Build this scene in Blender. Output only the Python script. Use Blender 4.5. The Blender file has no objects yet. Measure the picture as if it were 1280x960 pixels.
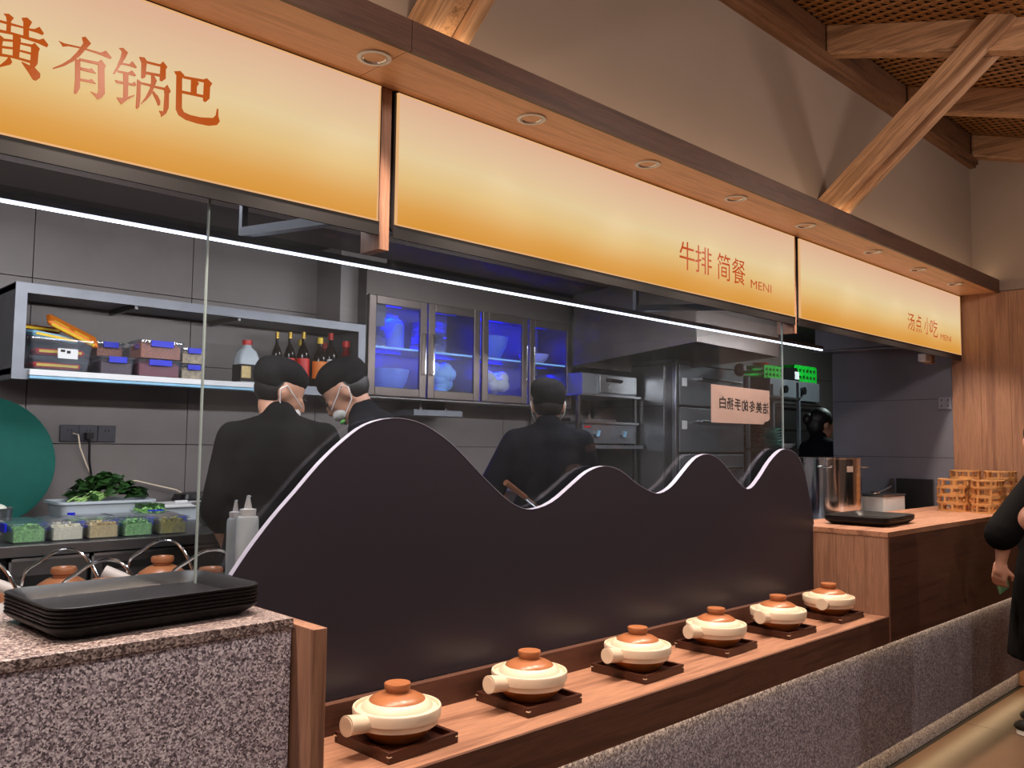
import bpy, bmesh, math, random
from math import sin, cos, pi, radians as R
from mathutils import Vector as V, Matrix
random.seed(7)
SC = bpy.context.scene
COL = SC.collection
# ------------------------------------------------------------------ camera
CR = V((0.71704913, -0.69692379, 0.01173737)); CU = V((-0.05725851, -0.04211289, 0.99747079)); CF = V((0.69466683, 0.71590763, 0.07010182))
FPX = 1066.66; CAM = V((0, 0, 1.5))
cd = bpy.data.cameras.new('camera'); cam = bpy.data.objects.new('camera', cd); COL.objects.link(cam)
cam.matrix_world = Matrix(((CR.x, CU.x, -CF.x, 0), (CR.y, CU.y, -CF.y, 0), (CR.z, CU.z, -CF.z, 1.5), (0, 0, 0, 1)))
cd.sensor_width = 36; cd.lens = FPX / 1280 * 36; cd.clip_start = 0.05; cd.clip_end = 100
SC.camera = cam
SC.view_settings.view_transform = 'Standard'; SC.view_settings.look = 'None'; SC.view_settings.gamma = 1
SC.view_settings.exposure = 0.0
# ------------------------------------------------------------------ world and room lights
w = bpy.data.worlds.new('room'); SC.world = w; w.use_nodes = True
w.node_tree.nodes['Background'].inputs[0].default_value = (0.95, 0.85, 0.8, 1)
w.node_tree.nodes['Background'].inputs[1].default_value = 0.05
def light(name, typ, loc, power, col, size=0.05, rot=None, **k):
    d = bpy.data.lights.new(name, typ); d.energy = power; d.color = col
    if typ == 'AREA':
        d.shape = 'RECTANGLE'; d.spread = k.pop('spread', R(180)); d.size = size; d.size_y = k.pop('size_y', size)
    elif typ == 'SPOT':
        d.shadow_soft_size = size; d.spot_size = k.pop('cone', R(70)); d.spot_blend = k.pop('blend', .6)
    else: d.shadow_soft_size = size
    o = bpy.data.objects.new(name, d); COL.objects.link(o); o.location = loc
    if rot: o.rotation_euler = rot
    return o
WARM = (1, .82, .67)
# unseen fill lamps added on the dining side, behind and beside the camera
for x, y, e in ((-.6, .2, 56), (1.3, .2, 30), (3.2, .2, 28), (5.0, .2, 26)):
    light('dining_fill', 'POINT', (x, y, 2.90), e, (1, .87, .77), .13)
for x, tx in ((1.0, 1.6), (3.6, 3.6)):  # front fill spots, added out of view
    light('dining_fill_spot', 'SPOT', (x, -1.8, 2.7), 60, (1, .86, .76), .03, (V((tx, 1.8, .8)) - V((x, -1.8, 2.7))).to_track_quat('-Z', 'Y').to_euler(), cone=R(62), blend=.7)
DLX = [-0.55, 0.06, .68, 1.293, 1.902, 2.519, 3.13, 3.748, 4.497, 5.12, 5.726]
for x in DLX:
    light('downlight_beam', 'SPOT', (x, 1.885, 2.535), 78, WARM, .03, None, cone=R(95), blend=.8)
light('plinth_strip_light', 'AREA', (3.62, 1.668, .603), 2.0, (1, .72, .42), 5.2, (R(-6), 0, 0), size_y=.014)
light('toe_strip_light', 'AREA', (3.4, 1.69, .108), 3.6, (1, .7, .38), 5.6, (R(-8), 0, 0), size_y=.02)
light('cove_strip_light', 'AREA', (3.2, 1.86, 2.63), 5.5, (1, .72, .42), 6.0, (R(180 + 25), 0, 0), size_y=.03)
light('kitchen_rail_light', 'AREA', (2.3, 2.515, 2.11), 36, (.96, .97, 1), 5.6, (R(86), 0, 0), size_y=.03)
light('kitchen_fill', 'AREA', (1.0, 2.9, 2.58), 16, (.95, .96, 1), .6, (0, 0, 0))  # this and the next two: fill lamps added without fixtures
light('kitchen_fill', 'AREA', (7.4, 3.1, 2.58), 26, (.82, 1, .98), .5, (R(20), 0, 0))
light('kitchen_fill', 'AREA', (3.3, 2.9, 2.58), 14, (.95, .96, 1), .5, (0, 0, 0))

def at(x, y, Y=None, X=None, Z=None):
    d = CR * ((x - 640) / FPX) - CU * ((y - 480) / FPX) + CF
    if Y is not None: t = Y / d.y
    elif X is not None: t = X / d.x
    else: t = (Z - 1.5) / d.z
    return CAM + d * t

# ------------------------------------------------------------------ materials
def lin(c):
    return tuple(((v / 255) / 12.92 if v / 255 <= .04045 else ((v / 255 + .055) / 1.055) ** 2.4) for v in c) + (1,)
def newmat(name):
    m = bpy.data.materials.new(name); m.use_nodes = True
    nt = m.node_tree; return m, nt, nt.nodes['Principled BSDF'], nt.nodes['Material Output']
def setb(b, **k):
    for n, v in k.items():
        n = n.replace('_', ' ')
        if n in b.inputs: b.inputs[n].default_value = v
def noise(nt, scale, detail=3, stretch=None, coord='Object', rough=.55):
    tc = nt.nodes.new('ShaderNodeTexCoord'); mp = nt.nodes.new('ShaderNodeMapping'); n = nt.nodes.new('ShaderNodeTexNoise')
    nt.links.new(tc.outputs[coord], mp.inputs[0]); nt.links.new(mp.outputs[0], n.inputs['Vector'])
    if stretch: mp.inputs['Scale'].default_value = stretch
    n.inputs['Scale'].default_value = scale; n.inputs['Detail'].default_value = detail; n.inputs['Roughness'].default_value = rough
    return n
def ramp(nt, src, stops):
    r = nt.nodes.new('ShaderNodeValToRGB'); nt.links.new(src, r.inputs[0]); e = r.color_ramp.elements
    e[0].position, e[0].color = stops[0]; e[1].position, e[1].color = stops[-1]
    for p, c in stops[1:-1]:
        q = e.new(p); q.color = c
    return r
def bump(nt, b, src, st, dist=.002):
    n = nt.nodes.new('ShaderNodeBump'); n.inputs['Strength'].default_value = st; n.inputs['Distance'].default_value = dist
    nt.links.new(src, n.inputs['Height']); nt.links.new(n.outputs[0], b.inputs['Normal'])
def sc(c, f): return tuple(min(1, v * f) for v in c[:3]) + (1,)
def pm(name, rgb, rough=.5, metal=0, var=.12, scale=14, bmp=.0, **k):
    m, nt, b, o = newmat(name); c = lin(rgb)
    n = noise(nt, scale); r = ramp(nt, n.outputs[0], [(.3, sc(c, 1 - var)), (.7, sc(c, 1 + var))])
    nt.links.new(r.outputs[0], b.inputs['Base Color']); setb(b, Roughness=rough, Metallic=metal, **k)
    if bmp: bump(nt, b, n.outputs[0], bmp)
    return m
def wood(name, a, b_, axis='x', rough=.45, fine=1.0):
    m, nt, b, o = newmat(name)
    st = {'x': (.6, 9, 9), 'y': (9, .6, 9), 'z': (9, 9, .6)}[axis]
    n1 = noise(nt, 2.2 * fine, 5, st, rough=.6)
    st2 = {'x': (1.5, 60, 60), 'y': (60, 1.5, 60), 'z': (60, 60, 1.5)}[axis]
    n2 = noise(nt, 3 * fine, 3, st2)
    mx = nt.nodes.new('ShaderNodeMath'); mx.operation = 'MULTIPLY_ADD'; nt.links.new(n2.outputs[0], mx.inputs[0]); mx.inputs[1].default_value = .35
    nt.links.new(n1.outputs[0], mx.inputs[2])
    A, B = lin(a), lin(b_); mid = tuple((A[i] + B[i]) / 2 for i in range(3)) + (1,)
    r = ramp(nt, mx.outputs[0], [(.48, B), (.62, mid), (.68, A), (.74, mid), (.86, A)])
    nt.links.new(r.outputs[0], b.inputs['Base Color']); setb(b, Roughness=rough)
    bump(nt, b, n2.outputs[0], .15, .001)
    return m
def emis(name, rgb, st=1.0):
    m, nt, b, o = newmat(name); setb(b, Roughness=.6)
    b.inputs['Base Color'].default_value = (0, 0, 0, 1); b.inputs['Specular IOR Level'].default_value = .2
    b.inputs['Emission Color'].default_value = lin(rgb); b.inputs['Emission Strength'].default_value = st
    return m
def clear(name, tint=(.93, .95, .95), rough=.0, haze=0.0, hazecol=(.8, .85, .9, 1), gloss=1.0):
    m, nt, b, o = newmat(name); nt.nodes.remove(b)
    t = nt.nodes.new('ShaderNodeBsdfTransparent'); t.inputs[0].default_value = tint + (1,)
    g = nt.nodes.new('ShaderNodeBsdfGlossy'); g.inputs['Roughness'].default_value = rough
    f = nt.nodes.new('ShaderNodeFresnel'); ge = nt.nodes.new('ShaderNodeNewGeometry')
    io = nt.nodes.new('ShaderNodeMath'); io.operation = 'MULTIPLY_ADD'; io.inputs[1].default_value = -.76; io.inputs[2].default_value = 1.45   # same IOR seen from either side of the sheet
    nt.links.new(ge.outputs['Backfacing'], io.inputs[0]); nt.links.new(io.outputs[0], f.inputs[0])
    mul = nt.nodes.new('ShaderNodeMath'); mul.operation = 'MULTIPLY'; mul.inputs[1].default_value = gloss; nt.links.new(f.outputs[0], mul.inputs[0])
    mx = nt.nodes.new('ShaderNodeMixShader'); nt.links.new(mul.outputs[0], mx.inputs[0]); nt.links.new(t.outputs[0], mx.inputs[1]); nt.links.new(g.outputs[0], mx.inputs[2])
    out = mx
    if haze:
        d = nt.nodes.new('ShaderNodeBsdfDiffuse'); d.inputs[0].default_value = hazecol
        n = noise(nt, 6, 4); r = ramp(nt, n.outputs[0], [(.45, (haze * .7,) * 3 + (1,)), (.8, (haze * 1.5,) * 3 + (1,))])
        m2 = nt.nodes.new('ShaderNodeMixShader'); nt.links.new(r.outputs[0], m2.inputs[0]); nt.links.new(mx.outputs[0], m2.inputs[1]); nt.links.new(d.outputs[0], m2.inputs[2]); out = m2
    nt.links.new(out.outputs[0], o.inputs[0]); return m
def stone(name, cols, scale=150, rough=.55):
    m, nt, b, o = newmat(name)
    tc = nt.nodes.new('ShaderNodeTexCoord'); v = nt.nodes.new('ShaderNodeTexVoronoi'); v.inputs['Scale'].default_value = scale
    nt.links.new(tc.outputs['Object'], v.inputs['Vector'])
    sp = nt.nodes.new('ShaderNodeSeparateColor'); nt.links.new(v.outputs['Color'], sp.inputs[0])
    r = ramp(nt, sp.outputs[0], [(0, lin(cols[0])), (.35, lin(cols[1])), (.65, lin(cols[2])), (1, lin(cols[3]))])
    nt.links.new(r.outputs[0], b.inputs['Base Color']); setb(b, Roughness=rough); bump(nt, b, sp.outputs[0], .25, .001)
    return m

W = {}
W['wood_x'] = wood('walnut_laminate_long', (182, 132, 104), (120, 80, 62), 'x')
W['wood_z'] = wood('walnut_laminate_upright', (165, 122, 98), (116, 80, 64), 'z', fine=1.1)
W['wood_wall'] = wood('wall_wood', (168, 124, 96), (130, 90, 70), 'z', fine=1.0)
W['soffit'] = wood('lit_soffit_wood', (226, 174, 134), (190, 138, 102), 'x')  # sign glow and bounce on the underside put into this lighter wood
W['fascia'] = wood('fascia_wood', (100, 66, 52), (68, 43, 34), 'x')
W['beam_x'] = wood('rough_timber_x', (128, 86, 56), (78, 48, 30), 'x', .7)
W['beam_y'] = wood('rough_timber_y', (200, 154, 116), (124, 88, 62), 'y', .7)
W['darkwood'] = wood('dark_stained_wood', (74, 36, 22), (40, 19, 12), 'x', .35)
W['bamboo'] = pm('bamboo', (206, 150, 92), .5, scale=40)
W['rattan'] = pm('woven_rattan', (150, 100, 52), .55, var=.25, scale=60)
W['roofvoid'] = pm('roof_void', (14, 10, 8), .9)
W['plaster'] = pm('brown_plaster', (150, 131, 118), .9, var=.035, scale=2.2, bmp=.08)
W['stone'] = stone('speckled_granite', [(66, 58, 66), (140, 130, 142), (205, 194, 208), (250, 244, 252)], 270)
W['stonetop'] = stone('speckled_granite_top', [(66, 54, 54), (110, 94, 94), (160, 144, 142), (205, 190, 186)], 260, .3)
W['stonedark'] = stone('grey_granite_front', [(88, 84, 96), (124, 120, 134), (154, 150, 164), (194, 190, 204)], 170, .45)
W['panel'] = pm('charcoal_satin_panel', (44, 41, 51), .38, var=.03, scale=4, Specular_IOR_Level=.45)
W['paneledge'] = pm('lit_panel_edge', (150, 150, 172), .4, var=.04)  # bluish light on the panel's top edge put into this colour
W['tile'] = pm('grey_brown_tile', (118, 110, 108), .42, var=.07, scale=5)
W['tilegrey'] = pm('grey_tile', (112, 112, 124), .45, var=.05, scale=4)
W['grout'] = pm('grout', (40, 36, 36), .9)
W['floor'] = pm('floor_tile', (108, 80, 60), .34, var=.12, scale=3)
W['kfloor'] = pm('kitchen_floor', (70, 66, 64), .6)
W['kceil'] = pm('unlit_kitchen_ceiling', (42, 33, 31), .6, var=.08, scale=2)  # unlit look of ceiling and boards put into these dark browns
W['kceil2'] = pm('unlit_kitchen_ceiling_board', (62, 51, 48), .5, var=.08, scale=2)
W['black'] = pm('black_frame', (16, 12, 13), .5)
W['blackplastic'] = pm('black_plastic', (18, 16, 17), .32, scale=60, bmp=.05)
W['cabframe'] = pm('brown_tinted_steel', (104, 94, 90), .34, .8, var=.1, scale=5)
W['hoodsteel'] = pm('smoky_hood_steel', (92, 84, 80), .5, .45, var=.12, scale=2)
W['traytop'] = pm('black_tray', (15, 12, 14), .42, Specular_IOR_Level=.35, var=.2, scale=200, bmp=.12)
W['steel'] = pm('brushed_steel', (176, 178, 180), .3, 1, var=.06, scale=6)
W['steeldark'] = pm('dull_steel', (120, 118, 118), .38, 1, var=.1, scale=5)
W['steelmatt'] = pm('galvanised_steel', (128, 131, 138), .5, .7, var=.1, scale=7)
W['chrome'] = pm('chrome', (220, 220, 222), .12, 1, var=.02)
W['white'] = pm('white_plastic', (222, 222, 224), .45, var=.03)
W['whitetr'] = pm('milky_plastic', (205, 214, 222), .35, var=.04, Alpha=.8)
W['cream'] = pm('cream_earthenware', (228, 206, 182), .42, var=.03, scale=9)
W['creaminner'] = pm('pale_earthenware', (235, 215, 190), .5, var=.03)
W['amber'] = pm('amber_glaze', (172, 108, 70), .3, var=.1, scale=12)
W['amberdark'] = pm('dark_amber_glaze', (180, 104, 50), .25, var=.15, scale=12)
W['white_pot'] = pm('white_earthenware', (214, 200, 190), .4, var=.03)
W['glass'] = clear('counter_glass', (.95, .96, .96), 0, .0, gloss=1.0)
W['glasshaze'] = clear('smudged_glass', (.93, .94, .95), 0, .012, (.7, .78, .85, 1), 1.0)
W['glassedge'] = pm('glass_edge', (150, 165, 168), .2, var=.05)
W['clearplastic'] = clear('clear_plastic', (.95, .97, 1), .1, .05, (.66, .76, .88, 1), 1.5)
W['blue'] = pm('blue_clip', (16, 32, 200), .4)
W['skin'] = pm('skin', (190, 138, 112), .5, var=.05, scale=20, Subsurface_Weight=.05)
W['skin2'] = pm('skin_light', (205, 150, 126), .5, var=.05, scale=20, Subsurface_Weight=.05)
W['hair'] = pm('black_hair', (22, 17, 16), .5, var=.3, scale=90, bmp=.5)
W['shirt'] = pm('black_cloth', (15, 12, 14), .85, Specular_IOR_Level=.12, var=.2, scale=10, bmp=.8)
W['shirt2'] = pm('navy_cloth', (12, 13, 21), .85, Specular_IOR_Level=.12, var=.2, scale=10, bmp=.8)
W['dress'] = pm('deep_black_cloth', (14, 12, 13), .9, Specular_IOR_Level=.12, var=.2, scale=10, bmp=.8)
W['dress2'] = pm('brown_cloth', (40, 30, 26), .9, Specular_IOR_Level=.12, var=.2, scale=10, bmp=.8)
W['mask'] = pm('white_mask', (225, 222, 218), .7)
W['greenband'] = pm('green_elastic', (90, 170, 80), .6)
W['teal'] = pm('teal_board', (0, 88, 78), .8, var=.08)
W['green'] = pm('leaf_green', (42, 76, 32), .45, var=.4, scale=25)
W['greenlight'] = pm('leaf_stalk', (150, 190, 110), .45)
W['egg'] = pm('duck_egg', (214, 216, 202), .5, var=.04)
W['led'] = emis('led_tube', (225, 235, 255), 6.0)
W['uv'] = emis('blue_lamp', (20, 30, 255), 1.6)
W['lamp'] = emis('downlight_lamp', (255, 235, 205), 3.0)
W['paper'] = pm('pink_reflection', (250, 212, 198), .7, var=.06, scale=12)  # lightbox reflection in the glass put into a flat colour
W['ink'] = pm('black_ink', (30, 20, 20), .7)
W['green2'] = pm('green_crate', (20, 180, 50), .4)
W['red'] = pm('red_plastic', (196, 32, 28), .4)
W['orange'] = pm('orange_label', (222, 120, 30), .5)
W['yellow'] = pm('yellow_print', (236, 200, 60), .5)
W['bottle'] = pm('dark_bottle', (24, 14, 12), .12, var=.1)
W['redbottle'] = pm('red_label_bottle', (110, 18, 16), .2)
W['gold'] = pm('gold_foil', (190, 156, 70), .35, .6)
W['lightblue'] = pm('pale_blue', (140, 190, 220), .5)
W['bluecloth'] = pm('blue_cloth', (20, 40, 160), .7)
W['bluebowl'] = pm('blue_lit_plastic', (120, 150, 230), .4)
W['socket'] = pm('dark_socket', (62, 60, 68), .35)
W['socketgrey'] = pm('grey_socket', (130, 132, 146), .4)
W['cabglass'] = clear('cabinet_glass', (.82, .86, .98), .3, .0, gloss=.5)
W['edgeline'] = emis('shelf_edge_highlight', (150, 210, 255), 1.0)  # bright line along the cabinet shelf edge put in as emission
W['cap'] = pm('black_cap_cloth', (18, 16, 19), .85, Specular_IOR_Level=.12, var=.25, scale=14, bmp=.9)
W['lightbowl'] = pm('pale_green_bowl', (150, 200, 190), .4)
W['whitetag'] = pm('stamped_tag', (200, 190, 180), .5)
W['woodgrip'] = pm('brown_grip', (150, 96, 66), .5)
def signmat():
    m, nt, b, o = newmat('backlit_sign_face')
    b.inputs['Base Color'].default_value = (.004, .004, .004, 1); b.inputs['Roughness'].default_value = .9; b.inputs['Specular IOR Level'].default_value = 0
    tc = nt.nodes.new('ShaderNodeTexCoord'); s = nt.nodes.new('ShaderNodeSeparateXYZ'); nt.links.new(tc.outputs['Object'], s.inputs[0])
    n = noise(nt, 1.6, 2)
    ma = nt.nodes.new('ShaderNodeMath'); ma.operation = 'MULTIPLY_ADD'; nt.links.new(n.outputs[0], ma.inputs[0]); ma.inputs[1].default_value = .06; nt.links.new(s.outputs[2], ma.inputs[2])
    d = nt.nodes.new('ShaderNodeMath'); d.operation = 'DIVIDE'; nt.links.new(ma.outputs[0], d.inputs[0]); d.inputs[1].default_value = .43
    r = ramp(nt, d.outputs[0], [(.06, lin((222, 150, 50))), (.22, lin((229, 166, 82))), (.42, lin((236, 198, 132))), (.6, lin((238, 210, 160))), (.82, lin((234, 196, 158))), (1, lin((230, 184, 152)))])
    nt.links.new(r.outputs[0], b.inputs['Emission Color']); b.inputs['Emission Strength'].default_value = .92
    return m
W['sign'] = signmat()
W['signtext'] = emis('backlit_letter', (190, 82, 12), .9)
W['signtext2'] = emis('backlit_small_letter', (196, 70, 10), .9)

# ------------------------------------------------------------------ mesh helper
class M:
    def __init__(s): s.v = []; s.f = []
    def add(s, vs, fs):
        o = len(s.v); s.v += [tuple(p) for p in vs]; s.f += [tuple(i + o for i in q) for q in fs]; return s
    def box(s, x0, x1, y0, y1, z0, z1):
        return s.add([(x0, y0, z0), (x1, y0, z0), (x1, y1, z0), (x0, y1, z0), (x0, y0, z1), (x1, y0, z1), (x1, y1, z1), (x0, y1, z1)],
                     [(0, 3, 2, 1), (4, 5, 6, 7), (0, 1, 5, 4), (1, 2, 6, 5), (2, 3, 7, 6), (3, 0, 4, 7)])
    def obox(s, c, sz, mat):
        hx, hy, hz = sz[0] / 2, sz[1] / 2, sz[2] / 2; m = M().box(-hx, hx, -hy, hy, -hz, hz)
        return s.add([V(c) + mat @ V(p) for p in m.v], m.f)
    def bar(s, p, q, wd, ht, up=(0, 0, 1)):
        p, q = V(p), V(q); d = (q - p); L = d.length; d.normalize(); a = d.cross(V(up))
        a = a.normalized() if a.length > 1e-6 else V((1, 0, 0)); b = a.cross(d)
        return s.obox((p + q) / 2, (L, wd, ht), Matrix((d, a, b)).transposed())
    def hexa(s, P):
        return s.add(P, [(0, 3, 2, 1), (4, 5, 6, 7), (0, 1, 5, 4), (1, 2, 6, 5), (2, 3, 7, 6), (3, 0, 4, 7)])
    def ring_loft(s, rings, cap=True):
        n = len(rings[0]); vs = [p for r in rings for p in r]; fs = []
        for i in range(len(rings) - 1):
            for j in range(n):
                k = (j + 1) % n; fs.append((i * n + j, i * n + k, (i + 1) * n + k, (i + 1) * n + j))
        if cap: fs += [tuple(range(n))[::-1], tuple((len(rings) - 1) * n + j for j in range(n))]
        return s.add(vs, fs)
    def lathe(s, prof, c=(0, 0, 0), n=24, cap=True):
        return s.ring_loft([[(c[0] + r * cos(2 * pi * j / n), c[1] + r * sin(2 * pi * j / n), c[2] + z) for j in range(n)] for r, z in prof], cap)
    def tube(s, pts, r, n=8, r2=None, flat=1.0):
        P = [V(p) for p in pts]; rings = []; pa = None
        for i, p in enumerate(P):
            d = (P[min(i + 1, len(P) - 1)] - P[max(i - 1, 0)]).normalized()
            if pa is None: pa = d.cross(V((0, 0, 1))) if abs(d.z) < .95 else d.cross(V((1, 0, 0)))
            a = (pa - d * pa.dot(d)).normalized(); pa = a; b = d.cross(a)
            t = i / (len(P) - 1); rr = r if r2 is None else r + (r2 - r) * t
            rings.append([p + (a * cos(2 * pi * j / n) + b * sin(2 * pi * j / n) * flat) * rr for j in range(n)])
        return s.ring_loft(rings)
    def cyl(s, p, q, r, r2=None, n=16): return s.tube([p, q], r, n, r2)
    def prism(s, poly, a, b, ax='y'):
        n = len(poly)
        f = {'y': lambda u, v, t: (u, t, v), 'x': lambda u, v, t: (t, u, v), 'z': lambda u, v, t: (u, v, t)}[ax]
        return s.add([f(u, v, a) for u, v in poly] + [f(u, v, b) for u, v in poly],
                     [tuple(range(n)), tuple(range(2 * n - 1, n - 1, -1))] + [(i, i + n, (i + 1) % n + n, (i + 1) % n) for i in range(n)])
    def ell(s, c, rad, R_=None, n=16, m=10):
        rings = []
        for i in range(1, m):
            t = pi * i / m; rings.append([V((rad[0] * sin(t) * cos(2 * pi * j / n), rad[1] * sin(t) * sin(2 * pi * j / n), -rad[2] * cos(t))) for j in range(n)])
        rings = [[V((0, 0, -rad[2] * .999)) + V((1e-4 * cos(2 * pi * j / n), 1e-4 * sin(2 * pi * j / n), 0)) for j in range(n)]] + rings + [[V((0, 0, rad[2] * .999)) + V((1e-4 * cos(2 * pi * j / n), 1e-4 * sin(2 * pi * j / n), 0)) for j in range(n)]]
        rings = [[V(c) + (R_ @ p if R_ else p) for p in r] for r in rings]
        return s.ring_loft(rings)
    def cap(s, p, q, r1, r2):
        p, q = V(p), V(q); d = (q - p).normalized(); a = (d.cross(V((0, 0, 1))) if abs(d.z) < .95 else d.cross(V((1, 0, 0)))).normalized(); b = d.cross(a); n = 12; rings = []
        for c, r, ts in ((p, r1, [-1.5, -1.1, -.6]), (q, r2, [.6, 1.1, 1.5])):
            for t in ([0] if 0 else ts): rings.append([c + d * sin(t) * r + (a * cos(2 * pi * j / n) + b * sin(2 * pi * j / n)) * r * cos(t) for j in range(n)])
            if c is p: rings.append([c + (a * cos(2 * pi * j / n) + b * sin(2 * pi * j / n)) * r for j in range(n)]); rings.append([q + (a * cos(2 * pi * j / n) + b * sin(2 * pi * j / n)) * r2 for j in range(n)])
        return s.ring_loft(rings)
def flip_fix(me):
    bm = bmesh.new(); bm.from_mesh(me); bmesh.ops.recalc_face_normals(bm, faces=bm.faces); bm.to_mesh(me); bm.free()
def mkobj(name, m, mat, parent=None, smooth=False, bevel=0, ang=40, off=None):
    me = bpy.data.meshes.new(name)
    vs = m.v if off is None else [(x - off[0], y - off[1], z - off[2]) for x, y, z in m.v]
    me.from_pydata(vs, [], m.f); flip_fix(me); me.materials.append(W[mat] if isinstance(mat, str) else mat)
    o = bpy.data.objects.new(name, me); COL.objects.link(o)
    if smooth:
        me.polygons.foreach_set('use_smooth', [True] * len(me.polygons)); me.set_sharp_from_angle(angle=R(ang))
    if bevel:
        b = o.modifiers.new('bevel', 'BEVEL'); b.width = bevel; b.segments = 2; b.limit_method = 'ANGLE'; b.harden_normals = False
    if parent: o.parent = parent
    return o
def tag(o, label=None, cat=None, group=None, kind=None):
    for k, v in (('label', label), ('category', cat), ('group', group), ('kind', kind)):
        if v: o[k] = v
    return o
def thing(name, label, cat, loc=(0, 0, 0), rz=0, group=None, kind=None):
    o = bpy.data.objects.new(name, None); COL.objects.link(o); o.location = loc; o.rotation_euler = (0, 0, rz); o.empty_display_size = .05
    return tag(o, label, cat, group, kind)
def part(name, m, mat, t, w=False, label=None, off=None, **k):      # w: mesh given in world coordinates
    if w: off = tuple(t.location) if t.parent is None else tuple(t.parent.location)
    o = mkobj(name, m, mat, t, off=off, **k)
    if label: o['label'] = label
    return o
def solo(name, m, mat, label=None, cat=None, group=None, kind=None, **k):   # one-mesh thing in world coordinates, origin at its base
    xs, ys, zs = zip(*m.v); off = ((min(xs) + max(xs)) / 2, (min(ys) + max(ys)) / 2, min(zs))
    o = mkobj(name, m, mat, off=off, **k); o.location = off
    return tag(o, label, cat, group, kind)
def dup(t, loc, rz=None, label=None, group=None, name=None):
    r = t.copy(); COL.objects.link(r); r.location = loc
    if rz is not None: r.rotation_euler = (0, 0, rz)
    if label: r['label'] = label
    if group: r['group'] = group
    for c in t.children:
        d = c.copy(); COL.objects.link(d); d.parent = r
        for g in c.children:
            e = g.copy(); COL.objects.link(e); e.parent = d
    return r
def txt(s, name, x0, x1, z0, z1, y, mat, parent, mirror=False, w=True, off=0.0):   # lettering fitted to a box on a plane facing -Y
    cu = bpy.data.curves.new(name, 'FONT'); cu.body = s; cu.offset = off; cu.resolution_u = 3
    tmp = bpy.data.objects.new(name, cu); COL.objects.link(tmp)
    bpy.context.view_layer.update()
    me = bpy.data.meshes.new_from_object(tmp.evaluated_get(bpy.context.evaluated_depsgraph_get())); bpy.data.objects.remove(tmp); bpy.data.curves.remove(cu)
    xs = [v.co.x for v in me.vertices]; ys = [v.co.y for v in me.vertices]; a, b, c, d = min(xs), max(xs), min(ys), max(ys)
    ox, oy, oz = parent.location if parent.parent is None else parent.parent.location
    for v in me.vertices:
        u = (v.co.x - a) / (b - a)
        if mirror: u = 1 - u
        v.co = V((x0 + (x1 - x0) * u - ox, y - oy, z0 + (z1 - z0) * (v.co.y - c) / (d - c) - oz))
    me.materials.clear(); me.materials.append(W[mat]); o = bpy.data.objects.new(name, me); COL.objects.link(o); o.parent = parent
    return o

# ================================================================== SETTING
XR = 6.23; YS = 2.016; YF = 1.774; YP = 1.94; ZT = 1.107; ZL = .725
# floor with large tiles
fl = solo('floor', M().box(-1.5, 9, -3, 1.75, -.06, -.006), 'grout', kind='structure')
for i in range(-1, 8):
    for j in range(-2, 2):
        x0, x1, y0, y1 = i * 1.2 + .35, (i + 1) * 1.2 + .35, j * .9 - .1, (j + 1) * .9 - .1
        y1 = min(y1, 1.72)
        if x1 < 9.2: part('tile', M().box(x0 + .002, min(x1, 9) - .002, y0 + .002, y1 - .002, -.012, 0), 'floor', fl, off=tuple(fl.location))
solo('floor', M().box(-1.5, 10.5, 1.75, 4.5, -.06, .15), 'kfloor', kind='structure')
# kitchen back wall: tiles .74 x .405
wb = solo('wall_back', M().box(-1.5, 10.5, 4.32, 4.45, .1, 2.7), 'grout', kind='structure')
zs = [.15, .262, .667, 1.072, 1.477, 1.882, 2.232, 2.6]
for i in range(-3, 13):
    for j in range(len(zs) - 1):
        x0 = 1.11 + i * .745
        part('tile', M().box(x0 + .002, x0 + .743, 4.3, 4.33, zs[j] + .002, zs[j + 1] - .002), 'tile', wb, off=tuple(wb.location))
solo('wall_left', M().box(-1.5, -1.4, -3, 4.4, 0, 3.9), 'plaster', kind='structure')
# right wall: grey tiled return, wood cladding, plaster above
wr = solo('wall_right', M().box(XR + .012, XR + .12, 2.09, 2.93, .15, 2.7), 'grout', kind='structure')
zz = [.15, .63, 1.035, 1.44, 1.845, 2.25, 2.6]
for j in range(len(zz) - 1):
    part('tile', M().box(XR, XR + .13, 2.087, 2.935, zz[j] + .0015, zz[j + 1] - .0015), 'tilegrey', wr, off=tuple(wr.location))
wc = solo('wall_right', M().box(XR + .01, XR + .12, .2, 2.085, 0, 2.55), 'wood_wall', kind='structure')
ys = [2.085, 1.905, 1.725, 1.24, .72, .2]
for a, b in zip(ys, ys[1:]):
    part('wood_panel', M().box(XR - .006, XR + .02, b + .0008, a - .0008, 0, 2.545), 'wood_wall', wc, off=tuple(wc.location))
solo('wall_right', M().box(XR, XR + .12, -.3, 1.95, 2.552, 4.0), 'plaster', kind='structure')
# dining room behind the photographer
solo('wall_dining', M().box(-1.5, 9, -3.3, -3.2, 0, 2.95), 'plaster', kind='structure')
solo('wall_far', M().box(10.4, 10.5, -3.3, 4.3, 0, 4.0), 'plaster', kind='structure')
solo('ceiling', M().box(-1.5, 9, -3.3, -.6, 2.86, 2.95), 'roofvoid', kind='structure')
# plaster wall over the counter
solo('wall_front', M().box(-1.4, XR, YP, 2.06, 2.60, 3.95), 'plaster', kind='structure')
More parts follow.
